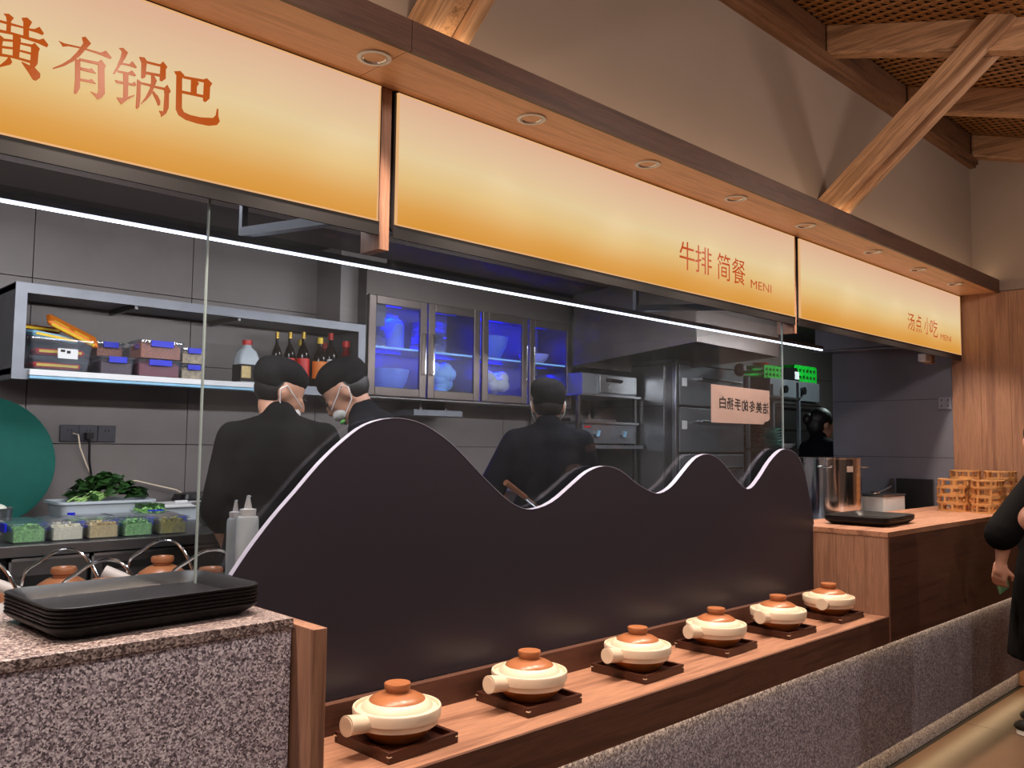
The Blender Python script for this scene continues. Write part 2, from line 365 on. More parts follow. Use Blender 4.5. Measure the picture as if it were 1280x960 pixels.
# kitchen ceiling, with stepped boards
solo('ceiling', M().box(-1.4, 10.5, 2.06, 4.45, 2.6, 2.7), 'kceil', kind='structure')
solo('trim_1', M().box(-1.4, XR, 3.55, 3.9, 2.53, 2.6), 'kceil2', kind='structure')
solo('trim_2', M().box(-1.4, XR, 2.10, 2.34, 2.42, 2.6), 'kceil2', kind='structure')
solo('trim_3', M().box(2.59, 2.9, 4.05, 4.3, 2.17, 2.6), 'tile', kind='structure')
solo('trim_4', M().box(5.95, XR, 2.12, 2.93, 2.21, 2.6), 'tilegrey', kind='structure')
# sloping woven roof
def zr(y): return 3.63 - .31 * (1.92 - y)
ce = solo('ceiling', M().hexa([(-1.4, 1.94, zr(1.94) + .05), (XR, 1.94, zr(1.94) + .05), (XR, -.6, zr(-.6) + .05), (-1.4, -.6, zr(-.6) + .05),
                              (-1.4, 1.94, zr(1.94) + .12), (XR, 1.94, zr(1.94) + .12), (XR, -.6, zr(-.6) + .12), (-1.4, -.6, zr(-.6) + .12)]), 'roofvoid', kind='structure')
mat_ = M(); P = .028; Q = .046; k = 0
x = .9
while x < XR - .01:
    n = int((1.92 - .2) / Q); v = []
    for i in range(n * 2 + 1):
        y = 1.92 - i * Q / 2; z = zr(y) + .004 * (1 if ((i // 2 + k) % 2) else -1) * (1 if i % 2 else 0)
        v += [(x - .0095, y, z), (x + .0095, y, z)]
    mat_.add(v, [(2 * i, 2 * i + 1, 2 * i + 3, 2 * i + 2) for i in range(n * 2)]); x += P; k += 1
y = 1.92
while y > .2:
    mat_.add([(.9, y, zr(y) + .001), (XR, y, zr(y) + .001), (XR, y - .021, zr(y - .021) + .001), (.9, y - .021, zr(y - .021) + .001)], [(0, 1, 2, 3)]); y -= Q
wm = part('woven_mat', mat_, 'rattan', ce, off=tuple(ce.location)); wm['kind'] = 'stuff'
for x in (1.52, 2.80, 4.05, 5.08, 6.185):
    y0, y1 = 1.9, -.4; h = .135; wd = .06 if x < 6 else .08
    part('rafter', M().hexa([(x - wd / 2, y1, zr(y1) - h), (x + wd / 2, y1, zr(y1) - h), (x + wd / 2, y0, zr(y0) - h), (x - wd / 2, y0, zr(y0) - h),
                             (x - wd / 2, y1, zr(y1)), (x + wd / 2, y1, zr(y1)), (x + wd / 2, y0, zr(y0)), (x - wd / 2, y0, zr(y0))]), 'beam_y', ce, off=tuple(ce.location), bevel=.004)
    part('rafter_lip', M().hexa([(x - wd / 2 - .008, y1, zr(y1) - h - .016), (x + wd / 2 + .008, y1, zr(y1) - h - .016), (x + wd / 2 + .008, y0, zr(y0) - h - .016), (x - wd / 2 - .008, y0, zr(y0) - h - .016),
                             (x - wd / 2 - .008, y1, zr(y1) - h), (x + wd / 2 + .008, y1, zr(y1) - h), (x + wd / 2 + .008, y0, zr(y0) - h), (x - wd / 2 - .008, y0, zr(y0) - h)]), 'beam_y', ce, off=tuple(ce.location))
solo('trim_5', M().box(-1.4, XR, 1.905, 1.94, 3.475, 3.64), 'beam_x', kind='structure')
solo('trim_6', M().box(-1.4, XR, 1.885, 1.94, 3.435, 3.475).box(-1.4, XR, 1.90, 1.94, 3.415, 3.435), 'beam_x', kind='structure')
# braces from the plaster wall up to the rafters
def brace(x, lab):
    t = thing('timber_brace', lab, 'beam', (x, YP, 2.66))
    lo = V((0, 0, 0)); d = V((0, -.83, .70))
    for s, e in ((-.058, 1.04), (.058, .96)):
        o = part('plank', M().box(s - .0225, s + .0225, -1.086 * e, .04, -.052, .052), 'beam_y', t, bevel=.004); o.rotation_euler.x = R(-40.1)
    part('spacer', M().bar(V((0, 0, 0)), d * .35, .06, .05, up=(0, .7, .83)), 'beam_y', t)
    return t
brace(4.06, 'long diagonal timber brace, crossing the plaster from wood canopy to rafters')
brace(1.52, 'short visible foot of a diagonal timber brace above the first downlight')

# wood canopy with downlights
cp = thing('wood_canopy', 'long wood-clad canopy shelf running above the lit menu signs', 'canopy', (2.4, YF, 2.545))
segs = [-1.4, -1.14, 1.335, 3.81, XR - .008]
for a, b in zip(segs, segs[1:]):
    part('soffit_board', M().box(a + .001, b - .001, YF + .014, 2.06, 2.545, 2.563), 'soffit', cp, w=True)
    part('fascia_board', M().box(a + .001, b - .001, YF, YF + .014, 2.539, 2.625), 'fascia', cp, w=True)
part('top_board', M().box(-1.4, XR - .008, YF + .014, 1.938, 2.60, 2.618), 'fascia', cp, w=True)
dl = thing('downlight', 'x', 'light', (DLX[3], 1.885, 2.545), group='downlights in the canopy underside')
part('trim_ring', M().lathe([(.047, .001), (.047, -.004), (.036, -.005), (.033, .001)], n=28), 'white', dl, smooth=True)
part('reflector', M().lathe([(.034, -.002), (.020, .012), (.019, .012), (.033, -.003)], n=24, cap=False), 'chrome', dl, smooth=True)
part('lamp_disc', M().cyl((0, 0, .006), (0, 0, .012), .019, n=16), 'lamp', dl)
ordn = ['nearest downlight, above the gap between the first two signs', 'second downlight from the left in the canopy underside', 'third downlight from the left, over the middle sign',
        'fourth downlight from the left, over the small red characters', 'downlight just left of the joint between middle and right signs', 'downlight over the left half of the right sign',
        'downlight over the middle of the right sign', 'last downlight beside the wood wall']
for i, x in enumerate(DLX[3:]):
    if i == 0: dl['label'] = ordn[0]
    else: dup(dl, (x, 1.885, 2.545), label=ordn[i])

# ================================================================== SIGNS
def sign(x0, x1, lab):
    t = thing('menu_sign', lab, 'sign', (x0, YS, 2.128))
    part('light_face', M().box(.012, x1 - x0 - .012, -.004, .004, .014, .404), 'sign', t)
    part('frame', M().box(0, x1 - x0, .004, .06, 0, .415).box(0, x1 - x0, -.003, .004, -.03, .010), 'black', t)
    e = part('edge_trim', M().box(.006, x1 - x0 - .006, -.006, .004, .009, .013).box(.007, .011, -.006, .004, .013, .404).box(x1 - x0 - .011, x1 - x0 - .007, -.006, .004, .013, .404).box(.006, x1 - x0 - .006, -.006, .004, .404, .408), 'signedge', t)
    return t
W['signedge'] = emis('glowing_sign_edge', (250, 190, 130), .8)
s1 = sign(-1.35, 1.412, 'backlit yellow sign with four large brown characters, leftmost')
s2 = sign(1.462, 3.885, 'longest backlit yellow sign, middle, small red characters near its right end')
s3 = sign(3.925, XR - .03, 'backlit yellow sign beside the wood wall, rightmost')
big = {'ideogram_huang': (8, 0, 0, [
 [(38,135),(90,138),(140,180),(112,215),(108,330),(62,325),(70,215),(62,165)], [(218,178),(272,175),(322,222),(290,280),(290,380),(235,370),(235,220)],
 [(-190,160),(0,200),(60,215),(230,265),(300,285),(345,290),(395,268),(440,335),(425,350),(370,325),(300,305),(230,280),(110,252),(0,222),(-170,185)],
 [(-270,232),(0,295),(110,320),(290,372),(390,398),(435,385),(485,450),(470,472),(380,430),(240,385),(120,345),(0,322),(-230,270)],
 [(130,330),(190,350),(210,400),(200,470),(190,585),(128,575)], [(-70,330),(-30,330),(35,380),(20,460),(20,560),(-50,560),(-55,400)],
 [(310,450),(345,430),(398,490),(385,520),(375,640),(345,680),(300,665),(312,500)],
 [(20,385),(135,400),(135,418),(20,408)], [(200,425),(320,448),(320,470),(200,440)], [(20,460),(130,475),(130,492),(20,480)], [(200,500),(310,528),(310,545),(200,515)],
 [(-60,520),(0,535),(130,560),(200,580),(310,610),(310,632),(200,598),(110,575),(0,560),(-60,545)],
 [(80,575),(100,580),(120,625),(105,645),(0,670),(-110,690),(-105,670),(0,650),(50,610)], [(215,620),(300,660),(345,680),(400,740),(398,780),(360,806),(330,795),(290,730)]]),
'ideogram_you': (8, 0, 0, [
 [(590,408),(640,432),(790,465),(860,485),(1010,525),(1060,505),(1120,578),(1105,588),(1000,545),(860,498),(780,478),(690,460),(628,465),(615,440)],
 [(820,372),(855,367),(912,435),(800,560),(740,610),(640,660),(530,690),(530,678),(620,640),(700,590),(770,520),(835,430)],
 [(752,590),(805,600),(800,880),(765,938),(740,930),(752,800)], [(980,620),(1012,595),(1060,660),(1045,690),(1048,940),(1020,975),(980,996),(950,960),(905,915),(975,940),(985,900),(982,660)],
 [(790,582),(985,620),(985,648),(800,606)], [(805,672),(890,690),(915,682),(960,735),(880,718),(805,698)], [(800,785),(890,800),(915,788),(960,838),(880,822),(800,805)]]),
'ideogram_guo': (6.857, 130, 30, [
 [(130,205),(165,205),(207,245),(185,290),(150,345),(120,390),(90,430),(78,420),(110,365),(145,280),(155,235)], [(155,330),(215,345),(243,317),(282,370),(275,378),(215,358),(150,345)],
 [(115,395),(205,415),(240,397),(275,440),(268,447),(205,430),(118,412)], [(165,415),(210,420),(205,620),(165,645),(168,500)], [(95,480),(170,495),(240,510),(262,492),(278,525),(265,532),(200,520),(110,505)],
 [(108,628),(165,635),(260,608),(262,616),(200,650),(150,690),(135,670)], [(303,282),(345,288),(368,320),(360,380),(355,455),(335,467),(320,460),(322,330)],
 [(365,318),(480,347),(505,322),(542,370),(528,390),(528,470),(495,493),(478,480),(485,365),(365,335)], [(355,408),(485,432),(485,452),(355,428)],
 [(285,475),(313,495),(310,640),(300,715),(285,727),(273,715),(280,600)], [(310,498),(400,518),(400,535),(310,512)],
 [(430,530),(515,548),(540,522),(570,580),(555,600),(552,720),(530,770),(492,797),(487,770),(472,745),(510,750),(520,600),(515,565),(430,545)],
 [(405,440),(430,450),(450,490),(430,540),(400,610),(360,655),(318,688),(318,680),(360,620),(395,550),(405,500)], [(420,575),(460,620),(480,665),(478,695),(465,700),(445,650),(415,590)]]),
'ideogram_ba': (6.857, 130, 30, [
 [(603,405),(655,402),(690,440),(670,470),(668,720),(685,755),(740,780),(830,800),(935,805),(960,780),(970,725),(980,728),(980,790),(993,835),(970,865),(900,872),(800,852),(700,820),(640,780),(617,730),(622,440)],
 [(685,445),(850,475),(882,465),(928,510),(910,540),(905,640),(870,670),(850,655),(858,500),(680,465)], [(748,475),(800,490),(815,510),(795,540),(795,600),(745,590)], [(668,570),(855,610),(855,632),(668,592)]])}
for nm, (s, ox, oy, strokes) in big.items():
    m = M()
    for i, st in enumerate(strokes):
        pl = [at(a / s + ox, b / s + oy, Y=YS - .006) for a, b in st]
        m.prism([(p.x, p.z) for p in pl], YS - .0062 - .0002 * i, YS - .004)
    part('character', m, 'signtext', s1, w=True)
for s, x0, x1, z0, z1 in [('牛', 2.901, 3.012, 2.228, 2.347), ('排', 3.015, 3.141, 2.231, 2.348), ('简', 3.183, 3.288, 2.226, 2.343), ('餐', 3.303, 3.414, 2.225, 2.34), ('MENI', 3.461, 3.647, 2.224, 2.262)]:
    txt(s, 'character' if s != 'MENI' else 'lettering', x0, x1, z0, z1, YS - .0065, 'signtext2', s2)
for s, x0, x1, z0, z1 in [('汤', 5.277, 5.384, 2.218, 2.322), ('点', 5.401, 5.496, 2.215, 2.328), ('小', 5.537, 5.64, 2.217, 2.325), ('吃', 5.643, 5.765, 2.214, 2.325), ('MENI', 5.814, 6.002, 2.209, 2.245)]:
    txt(s, 'character' if s != 'MENI' else 'lettering', x0, x1, z0, z1, YS - .0065, 'signtext2', s3)
for x, l in ((1.418, 'wood hanging post between the left and middle lit signs'), (3.890, 'wood hanging post between the middle and right lit signs')):
    wd = .036 if x < 2 else .026
    solo('hanging_post', M().box(x, x + wd, YS + .008, YS + .10, 2.06, 2.543), 'wood_z', l, 'post')

# ================================================================== COUNTER
lc = thing('serving_ledge', 'low walnut-coloured wood ledge carrying the six lidded clay pots', 'counter', (2.5, 1.65, .606))
part('worktop', M().box(1.045, 4.040, 1.662, 1.995, ZL - .012, ZL), 'wood_x', lc, w=True)
for a, b in ((1.045, 3.72), (3.72, 4.040)):
    part('front_board', M().box(a + .001, b - .001, 1.65, 1.661, .606, ZL), 'fascia', lc, w=True)
part('kick_board', M().box(1.045, 4.040, 1.985, 2.012, ZL, .806), 'fascia', lc, w=True)
part('underside_board', M().box(1.045, 4.040, 1.662, 1.99, .606, .616), 'fascia', lc, w=True)
part('end_cheek', M().box(1.009, 1.044, 1.65, 2.02, .12, 1.092), 'wood_z', lc, w=True, bevel=.0015)
part('core', M().box(1.05, 4.035, 1.80, 2.01, .15, .60), 'black', lc, w=True)
st = thing('stone_skirt', 'grey speckled stone skirt below the wood counter, lit along top and foot', 'skirting', (3.6, 1.675, .115))
for a, b in ((1.046, 2.6), (2.6, 4.35), (4.35, XR - .01)):
    part('stone_slab', M().box(a + .001, b - .001, 1.68, 1.70, .118, .603), 'stonedark', st, w=True)
part('toe_board', M().box(1.046, XR - .01, 1.725, 1.745, 0, .118), 'stonedark', st, w=True)
rc = thing('serving_counter', 'tall walnut-coloured wood counter block at the right, beside the wave panel', 'counter', (4.9, 1.65, .606))
part('worktop', M().box(4.043, XR - .012, 1.65, 2.2, 1.085, 1.111), 'wood_x', rc, w=True, bevel=.0015)
part('front_board', M().box(4.062, XR - .012, 1.651, 1.664, .606, 1.084), 'fascia', rc, w=True)
for a, b in ((1.651, 1.76), (1.76, 1.90), (1.90, 2.06), (2.06, 2.2)):
    part('end_board', M().box(4.045, 4.061, a + .0006, b - .0006, .606, 1.084), 'wood_z', rc, w=True)
part('core', M().box(4.07, XR - .012, 1.72, 2.19, .20, 1.08), 'black', rc, w=True)
sl = thing('stone_counter', 'speckled grey granite counter at the front left', 'counter', (.2, 1.735, 0))
part('worktop', M().box(-1.38, 1.004, 1.725, 2.2, ZT - .022, ZT), 'stonetop', sl, w=True, bevel=.0015)
part('front_slab', M().box(-1.38, .222, 1.735, 1.76, 0, ZT - .022), 'stone', sl, w=True)
part('front_slab', M().box(.224, 1.004, 1.735, 1.76, 0, ZT - .022), 'stone', sl, w=True)
part('end_slab', M().box(.984, 1.004, 1.76, 2.2, .15, ZT - .022), 'stone', sl, w=True)
part('core', M().box(-1.38, .98, 1.76, 2.19, .15, ZT - .022), 'black', sl, w=True)

# wave panel
px = [(290,720),(310,690),(340,650),(370,615),(400,580),(430,551),(458,531),(490,523),(520,527),(545,540),(570,560),(600,592),(625,617),(645,632),(665,637),(690,628),(715,607),(735,590),(755,583),(775,588),(795,604),(812,614),(825,617),(840,608),(855,590),(870,573),(885,568),(900,575),(915,593),(928,608),(938,611),(950,597),(962,578),(975,564),(985,562),(997,570),(1007,595),(1015,640),(1018,658)]
pts = [at(a, b, Y=2.015) for a, b in px]; pts = [(p.x, p.z) for p in pts]
def catmull(P, k=3):
    out = []
    for i in range(len(P) - 1):
        p0, p1, p2, p3 = P[max(i - 1, 0)], P[i], P[i + 1], P[min(i + 2, len(P) - 1)]
        for j in range(k):
            t = j / k; out.append(tuple(.5 * (2 * p1[q] + (p2[q] - p0[q]) * t + (2 * p0[q] - 5 * p1[q] + 4 * p2[q] - p3[q]) * t * t + (3 * p1[q] - p0[q] - 3 * p2[q] + p3[q]) * t ** 3) for q in (0, 1)))
    return out + [P[-1]]
cv = catmull(pts); cv[-1] = (4.042, cv[-1][1])
wp = thing('wave_panel', 'dark charcoal panel with a mountain-wave top edge behind the clay pots', 'panel', (2.5, 2.015, .807))
a0 = .985
part('board', M().prism([(a0, .807), (a0, cv[0][1] - .04)] + cv + [(4.042, .807)], 2.015, 2.035), 'panel', wp, w=True)
e = M(); n = len(cv); vs = []
for (x, z) in cv: vs += [(x, 2.0145, z), (x, 2.0355, z), (x, 2.0355, z + .0015), (x, 2.0145, z + .0015)]
fs = []
for i in range(n - 1):
    for j in range(4): fs.append((4 * i + j, 4 * i + (j + 1) % 4, 4 * i + 4 + (j + 1) % 4, 4 * i + 4 + j))
e.add(vs, fs + [(3, 2, 1, 0), (4 * n - 4, 4 * n - 3, 4 * n - 2, 4 * n - 1)])
part('lit_edge', e, 'paneledge', wp, w=True)  # light catching the wavy edge, added as a pale strip

# counter glass
gp = thing('glass_screen', 'large clear glass screen standing behind the wave panel', 'glass', (2.4, 2.06, ZT))
part('pane', M().box(.926, 3.834, 2.058, 2.062, ZT, 2.128), 'glasshaze', gp, w=True)
part('pane_edge', M().box(.922, .926, 2.056, 2.064, ZT, 2.130), 'glassedge', gp, w=True)
part('pane_edge', M().box(3.834, 3.838, 2.056, 2.064, ZT, 2.130), 'glassedge', gp, w=True)
part('pane_edge', M().box(.926, 3.834, 2.056, 2.064, 2.126, 2.130), 'glassedge', gp, w=True)
nt_ = thing('reflection_sheet', 'pink reflection of a lightbox with black brush characters, mirrored in the glass', 'reflection', (3.47, 2.068, 1.6))  # reflection of a lightbox in the glass, modelled as a coloured sheet
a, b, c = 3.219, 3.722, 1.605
part('sheet', M().prism([(a, 1.604), (b - .06, 1.606), (b - .045, 1.618), (b - .02, 1.622), (b, 1.632), (b, 1.768), (a, 1.772)], 2.066, 2.0675), 'paper', nt_, w=True)  # 'paper' is the flat pink of the lightbox reflection
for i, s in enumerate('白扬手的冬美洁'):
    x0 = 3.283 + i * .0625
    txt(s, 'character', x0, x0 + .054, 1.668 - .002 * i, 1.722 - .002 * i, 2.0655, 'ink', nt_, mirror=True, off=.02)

# ================================================================== CLAY POTS ON TRAYS
tr = thing('square_wood_tray', 'x', 'tray', (1.375, 1.832, ZL), 0, 'square dark wood trays under the clay pots')
hs = .113
part('base', M().box(-hs + .01, hs - .01, -hs + .01, hs - .01, .004, .012), 'darkwood', tr)
for s in (-1, 1):
    part('rim', M().box(-hs, hs, s * hs - (.012 if s > 0 else 0), s * hs + (.012 if s < 0 else 0), 0, .027), 'darkwood', tr, bevel=.001)
    part('rim', M().box(s * hs - (.012 if s > 0 else 0), s * hs + (.012 if s < 0 else 0), -hs + .012, hs - .012, 0, .027), 'darkwood', tr, bevel=.001)
pg = M()
for a_ in (-1, 1):
    for b_ in (-1, 1): pg.box(a_ * (hs - .004) - .005, a_ * (hs - .004) + .005, b_ * (hs - .004) - .005, b_ * (hs - .004) + .005, .016, .0185)
for i in range(4):
    part('corner_peg', M().add(pg.v[8 * i:8 * i + 8], pg.f[:6]), 'creaminner', tr)
cl = thing('clay_pot', 'x', 'pot', (1.375, 1.832, ZL + .012), 0, 'lidded clay pots on the wood ledge')
part('body', M().lathe([(.058, 0), (.062, .001), (.080, .014), (.098, .034), (.104, .040)], n=40), 'amberdark', cl, smooth=True)
part('band', M().lathe([(.101, .040), (.107, .041), (.109, .055), (.110, .056), (.1135, .057), (.1155, .080), (.1135, .084), (.1085, .084), (.1065, .074)], n=48), 'cream', cl, smooth=True)
part('lid', M().lathe([(.1055, .072), (.1055, .0765), (.100, .0785), (.093, .081), (.088, .090), (.078, .096), (.069, .100)], n=48), 'cream', cl, smooth=True, label='cream lid rim')
part('lid_dome', M().lathe([(.073, .0985), (.071, .1015), (.055, .110), (.036, .116), (.030, .118)], n=40), 'amber', cl, smooth=True, label='amber glazed lid centre')
part('lid_knob', M().lathe([(.029, .115), (.030, .122), (.0335, .126), (.035, .134), (.0335, .140), (.027, .141), (.018, .1385), (.006, .139)], n=32), 'amber', cl, smooth=True, label='amber glazed knob')
h = part('handle', M().tube([(-.095, 0, .060), (-.110, 0, .062), (-.135, 0, .066), (-.160, 0, .070), (-.172, 0, .071)], .021, 24, .0255), 'cream', cl, smooth=True)
part('handle_end', M().tube([(-.1715, 0, .071), (-.1735, 0, .071)], .0215, 24), 'creaminner', h)
TP = [(1.375, 1.832), (1.88, 1.848), (2.40, 1.838), (2.91, 1.850), (3.36, 1.835), (3.83, 1.838)]
wh = ['nearest, beside the end cheek', 'second from the left', 'third from the left', 'fourth from the left', 'fifth from the left', 'last, against the tall counter block']
for i, (x, y) in enumerate(TP):
    lt, lp = 'square dark wood tray under a clay pot, ' + wh[i], 'cream and amber lidded clay pot on the wood ledge, ' + wh[i]
    ang = R([2, -1, 1.5, 2, -1, -1][i]); ha = R([8, 2, 2, -4, 4, 16][i])
    if i == 0: tr['label'] = lt; cl['label'] = lp; tr.rotation_euler.z = ang; cl.rotation_euler.z = ha
    else: dup(tr, (x, y, ZL), ang, lt); dup(cl, (x, y, ZL + .012), ha, lp)

# ================================================================== BLACK TRAY STACKS
def rrect(L, Wd, r, k=5):
    p = []
    for cx, cy, a0 in ((L / 2 - r, Wd / 2 - r, 0), (-L / 2 + r, Wd / 2 - r, 90), (-L / 2 + r, -Wd / 2 + r, 180), (L / 2 - r, -Wd / 2 + r, 270)):
        for j in range(k + 1):
            a = R(a0 + 90 * j / k); p.append((cx + r * cos(a), cy + r * sin(a)))
    return p
def traymesh(L, Wd):
    lv = [(0.032, 0, .03), (.006, .018, .045), (.0, .0245, .05), (0, .0275, .05), (.004, .0285, .047), (.012, .0255, .043), (.036, .0045, .028)]
    m = M(); m.ring_loft([[(x, y, z) for x, y in rrect(L - 2 * i, Wd - 2 * i, r)] for i, z, r in lv]); return m
tb = thing('black_tray', 'topmost tray of the black tray stack on the granite counter', 'tray', (.744, 1.958, ZT + 5 * .0078), R(3.5), 'black trays stacked on the granite counter')
part('shell', traymesh(.455, .325), 'traytop', tb, smooth=True, ang=22)
names = ['lowest black tray of the stack on the granite counter', 'second black tray from the bottom, stacked on the granite counter', 'third black tray from the bottom, stacked on the granite counter', 'black tray two below the top, stacked on the granite counter', 'black tray just under the topmost, stacked on the granite counter']
for i in range(5): dup(tb, (.744 + .0012 * (i % 2), 1.958, ZT + i * .0078), R(3.5 + .3 * (i % 2)), names[i])
nm2 = ['lowest black tray on the tall wood counter', 'second black tray from the bottom on the tall wood counter', 'black tray just under the top one on the tall wood counter', 'topmost black tray of the small stack on the tall wood counter']
for i in range(4): dup(tb, (4.46, 1.91, 1.111 + i * .006), R(3 + .4 * (i % 2)), nm2[i], 'black trays stacked on the tall wood counter')

# ================================================================== STEAMER-LIKE SLATTED STANDS
sm = thing('bamboo_pot_stand', 'x', 'stand', (5.8, 1.95, 1.111), 0, 'round slatted bamboo stands stacked on the tall counter')
part('ring', M().lathe([(.070, 0), (.095, 0), (.095, .009), (.070, .009), (.070, .0001)], n=12, cap=False), 'bamboo', sm)
part('ring', M().lathe([(.070, .041), (.095, .041), (.095, .050), (.070, .050), (.070, .0411)], n=12, cap=False), 'bamboo', sm)
for i in range(8):
    a = 2 * pi * i / 8 + .2; part('peg', M().obox((.086 * cos(a), .086 * sin(a), .025), (.012, .012, .032), Matrix.Rotation(a, 3, 'Z')), 'bamboo', sm)
first = True; sn = ['bottom one', 'second up', 'third up', 'fourth up', 'topmost, fifth up']
for (x, y, n, wn) in ((5.8, 1.95, 4, 'front left stack'), (5.8, 1.745, 4, 'front right stack'), (6.08, 1.97, 5, 'back left stack'), (6.08, 1.76, 5, 'back right stack')):
    for i in range(n):
        lb = 'slatted bamboo stand, %s of the %s by the wood wall' % (sn[i], wn)
        p = (x + random.uniform(-.006, .006), y + random.uniform(-.006, .006), 1.111 + i * .0505); rz = random.uniform(0, 1)
        if first: sm.location = p; sm['label'] = lb; first = False
        else: dup(sm, p, rz, lb)

# ================================================================== KITCHEN: COUNTERS AND STOVE
bc = thing('back_worktop', 'long stainless worktop with undercounter fridges along the tiled wall', 'counter', (1.2, 3.31, .15))
part('worktop', M().box(-1.3, 4.25, 3.31, 4.295, 1.09, 1.13), 'steeldark', bc, w=True, bevel=.003)
part('carcass', M().box(-1.3, 4.25, 3.37, 4.29, .15, 1.088), 'black', bc, w=True)
for i, (a, b) in enumerate(((-.6, -.02), (.0, .56), (.58, .80), (.835, 1.095), (1.105, 1.62), (1.64, 2.2), (2.22, 2.8), (2.82, 3.4))):
    d = part('fridge_door', M().box(a, b, 3.345, 3.37, .28, 1.082), 'steeldark', bc, w=True, bevel=.004)
    part('door_frame', M().box(a, a + .008, 3.340, 3.346, .28, 1.082).box(a, b, 3.340, 3.346, 1.072, 1.082), 'steel', d, w=True)
    if i in (3, 4):
        part('label_plate', M().box(a + .04, min(b - .02, a + .22), 3.340, 3.345, 1.02 if i == 4 else .985, 1.045 if i == 4 else 1.02), 'black', d, w=True, label='black label plate')
# front stove island below the pass
ib = thing('stove_island', 'low steel stove island where the bail-handled pots stand', 'stove', (.7, 2.3, .15))
part('top', M().box(-1.2, 1.42, 2.24, 3.2, .92, .94), 'steel', ib, w=True)
part('body', M().box(-1.2, 1.40, 2.26, 3.16, .15, .919), 'steeldark', ib, w=True)
i2 = thing('prep_table', 'steel prep table behind the wave panel dips, with wet metal top', 'table', (3.2, 2.2, .15))
part('top', M().box(1.55, 4.0, 2.2, 2.66, .98, 1.02), 'steel', i2, w=True)
part('leg', M().box(1.6, 1.64, 2.24, 2.28, .15, .98), 'steeldark', i2, w=True)
for x_, y_ in ((3.92, 2.24), (3.92, 2.58), (1.6, 2.58)): part('leg', M().box(x_, x_ + .04, y_, y_ + .04, .15, .98), 'steeldark', i2, w=True)
sh = thing('bottle_shelf', 'narrow steel pass shelf behind the foot of the wave panel', 'shelf', (1.3, 2.2, 1.09))
part('shelf', M().box(1.13, 1.5, 2.07, 2.45, 1.094, 1.107), 'steel', sh, w=True)
part('bracket', M().box(1.14, 1.16, 2.1, 2.4, .95, 1.094), 'steeldark', sh, w=True)
part('bracket', M().box(1.46, 1.48, 2.1, 2.4, .95, 1.094), 'steeldark', sh, w=True)
# bail-handled pots
bp = thing('bail_handle_pot', 'x', 'pot', (.88, 2.86, .92), 0, 'clay pots with wire bail handles behind the granite counter')
part('body', M().lathe([(.06, 0), (.085, .012), (.105, .040), (.112, .048), (.114, .08), (.108, .082)], n=32), 'white_pot', bp, smooth=True)
part('lid', M().lathe([(.107, .08), (.10, .088), (.076, .10)], n=32), 'white_pot', bp, smooth=True)
part('lid_dome', M().lathe([(.078, .099), (.074, .106), (.05, .122), (.036, .128)], n=28), 'amber', bp, smooth=True, label='amber glazed lid centre')
part('lid_knob', M().lathe([(.030, .126), (.031, .135), (.037, .140), (.038, .152), (.035, .158), (.026, .158), (.022, .154)], n=24), 'amber', bp, smooth=True, label='amber glazed knob')
part('spout_handle', M().tube([(-.02, .09, .06), (-.035, .13, .085), (-.05, .18, .11)], .024, 14, .022), 'white_pot', bp, smooth=True)
ar = [(0.0, .118 * cos(R(t)), .07 + .135 * sin(R(t))) for t in range(0, 181, 15)]
ar = [(0, -.118, .07), (0, -.105, .12), (0, -.075, .175), (0, -.045, .205), (0, -.01, .213), (0, .03, .205), (0, .075, .175), (0, .115, .145), (0, .125, .10)]
def catmull3(P, k=4):
    out = []
    for i in range(len(P) - 1):
        a, b, c, d = V(P[max(i - 1, 0)]), V(P[i]), V(P[i + 1]), V(P[min(i + 2, len(P) - 1)])
        for j in range(k):
            t_ = j / k; out.append(.5 * (2 * b + (c - a) * t_ + (2 * a - 5 * b + 4 * c - d) * t_ * t_ + (3 * b - a - 3 * c + d) * t_ ** 3))
    return out + [V(P[-1])]
part('bail_handle', M().tube(catmull3(ar), .0052, 8), 'chrome', bp, smooth=True)
for i, (px_, py_, dd, rz, l) in enumerate([(91, 706, 2.72, .3, 'second from the left'), (141, 712, 2.5, .25, 'with the lowest knob'), (212, 697, 3.0, .15, 'its pale spout handle pointing left'),
                                   (272, 705, 2.75, .35, 'beside the squeeze bottles'), (-12, 740, 2.45, .3, 'cut by the left edge of the photo')]):
    p = CAM + (CR * ((px_ - 640) / FPX) + CF) * dd
    lb = 'white and amber pot with wire bail handle, ' + l
    if i == 0: bp.location = (p.x, p.y, .94); bp['label'] = lb; bp.rotation_euler.z = rz + .6
    else: dup(bp, (p.x, p.y, .94), rz + .6, lb)
# squeeze bottles
def squeeze(x, y, r, h, fill, lab):
    t = thing('squeeze_bottle', lab, 'bottle', (x, y, ZT))
    part('body', M().lathe([(r * .95, 0), (r, .004), (r, h * .72), (r * .9, h * .76), (r * .55, h * .78)], n=20), 'whitetr', t, smooth=True)
    part('sauce', M().lathe([(r * .93, .003), (r * .96, .006), (r * .96, h * fill), (r * .9, h * fill + .001)], n=20), 'sauce_' + ('tan' if r < .03 else 'pale'), t, smooth=True)
    part('cap', M().lathe([(r * .72, h * .77), (r * .74, h * .85), (r * .35, h * .86), (r * .3, h * .9), (r * .14, h), (r * .1, h)], n=16), 'white', t, smooth=True)
    part('nozzle_tip', M().ell((r * .05, 0, h * 1.0), (r * .22, r * .16, r * .14)), 'whitetr', t, smooth=True)
W['sauce_tan'] = pm('tan_sauce', (176, 120, 82), .4); W['sauce_pale'] = pm('pale_sauce', (222, 205, 196), .4)
squeeze(1.165, 2.27, .031, .235, .42, 'white squeeze bottle of pale sauce, right of the pair by the wave panel')
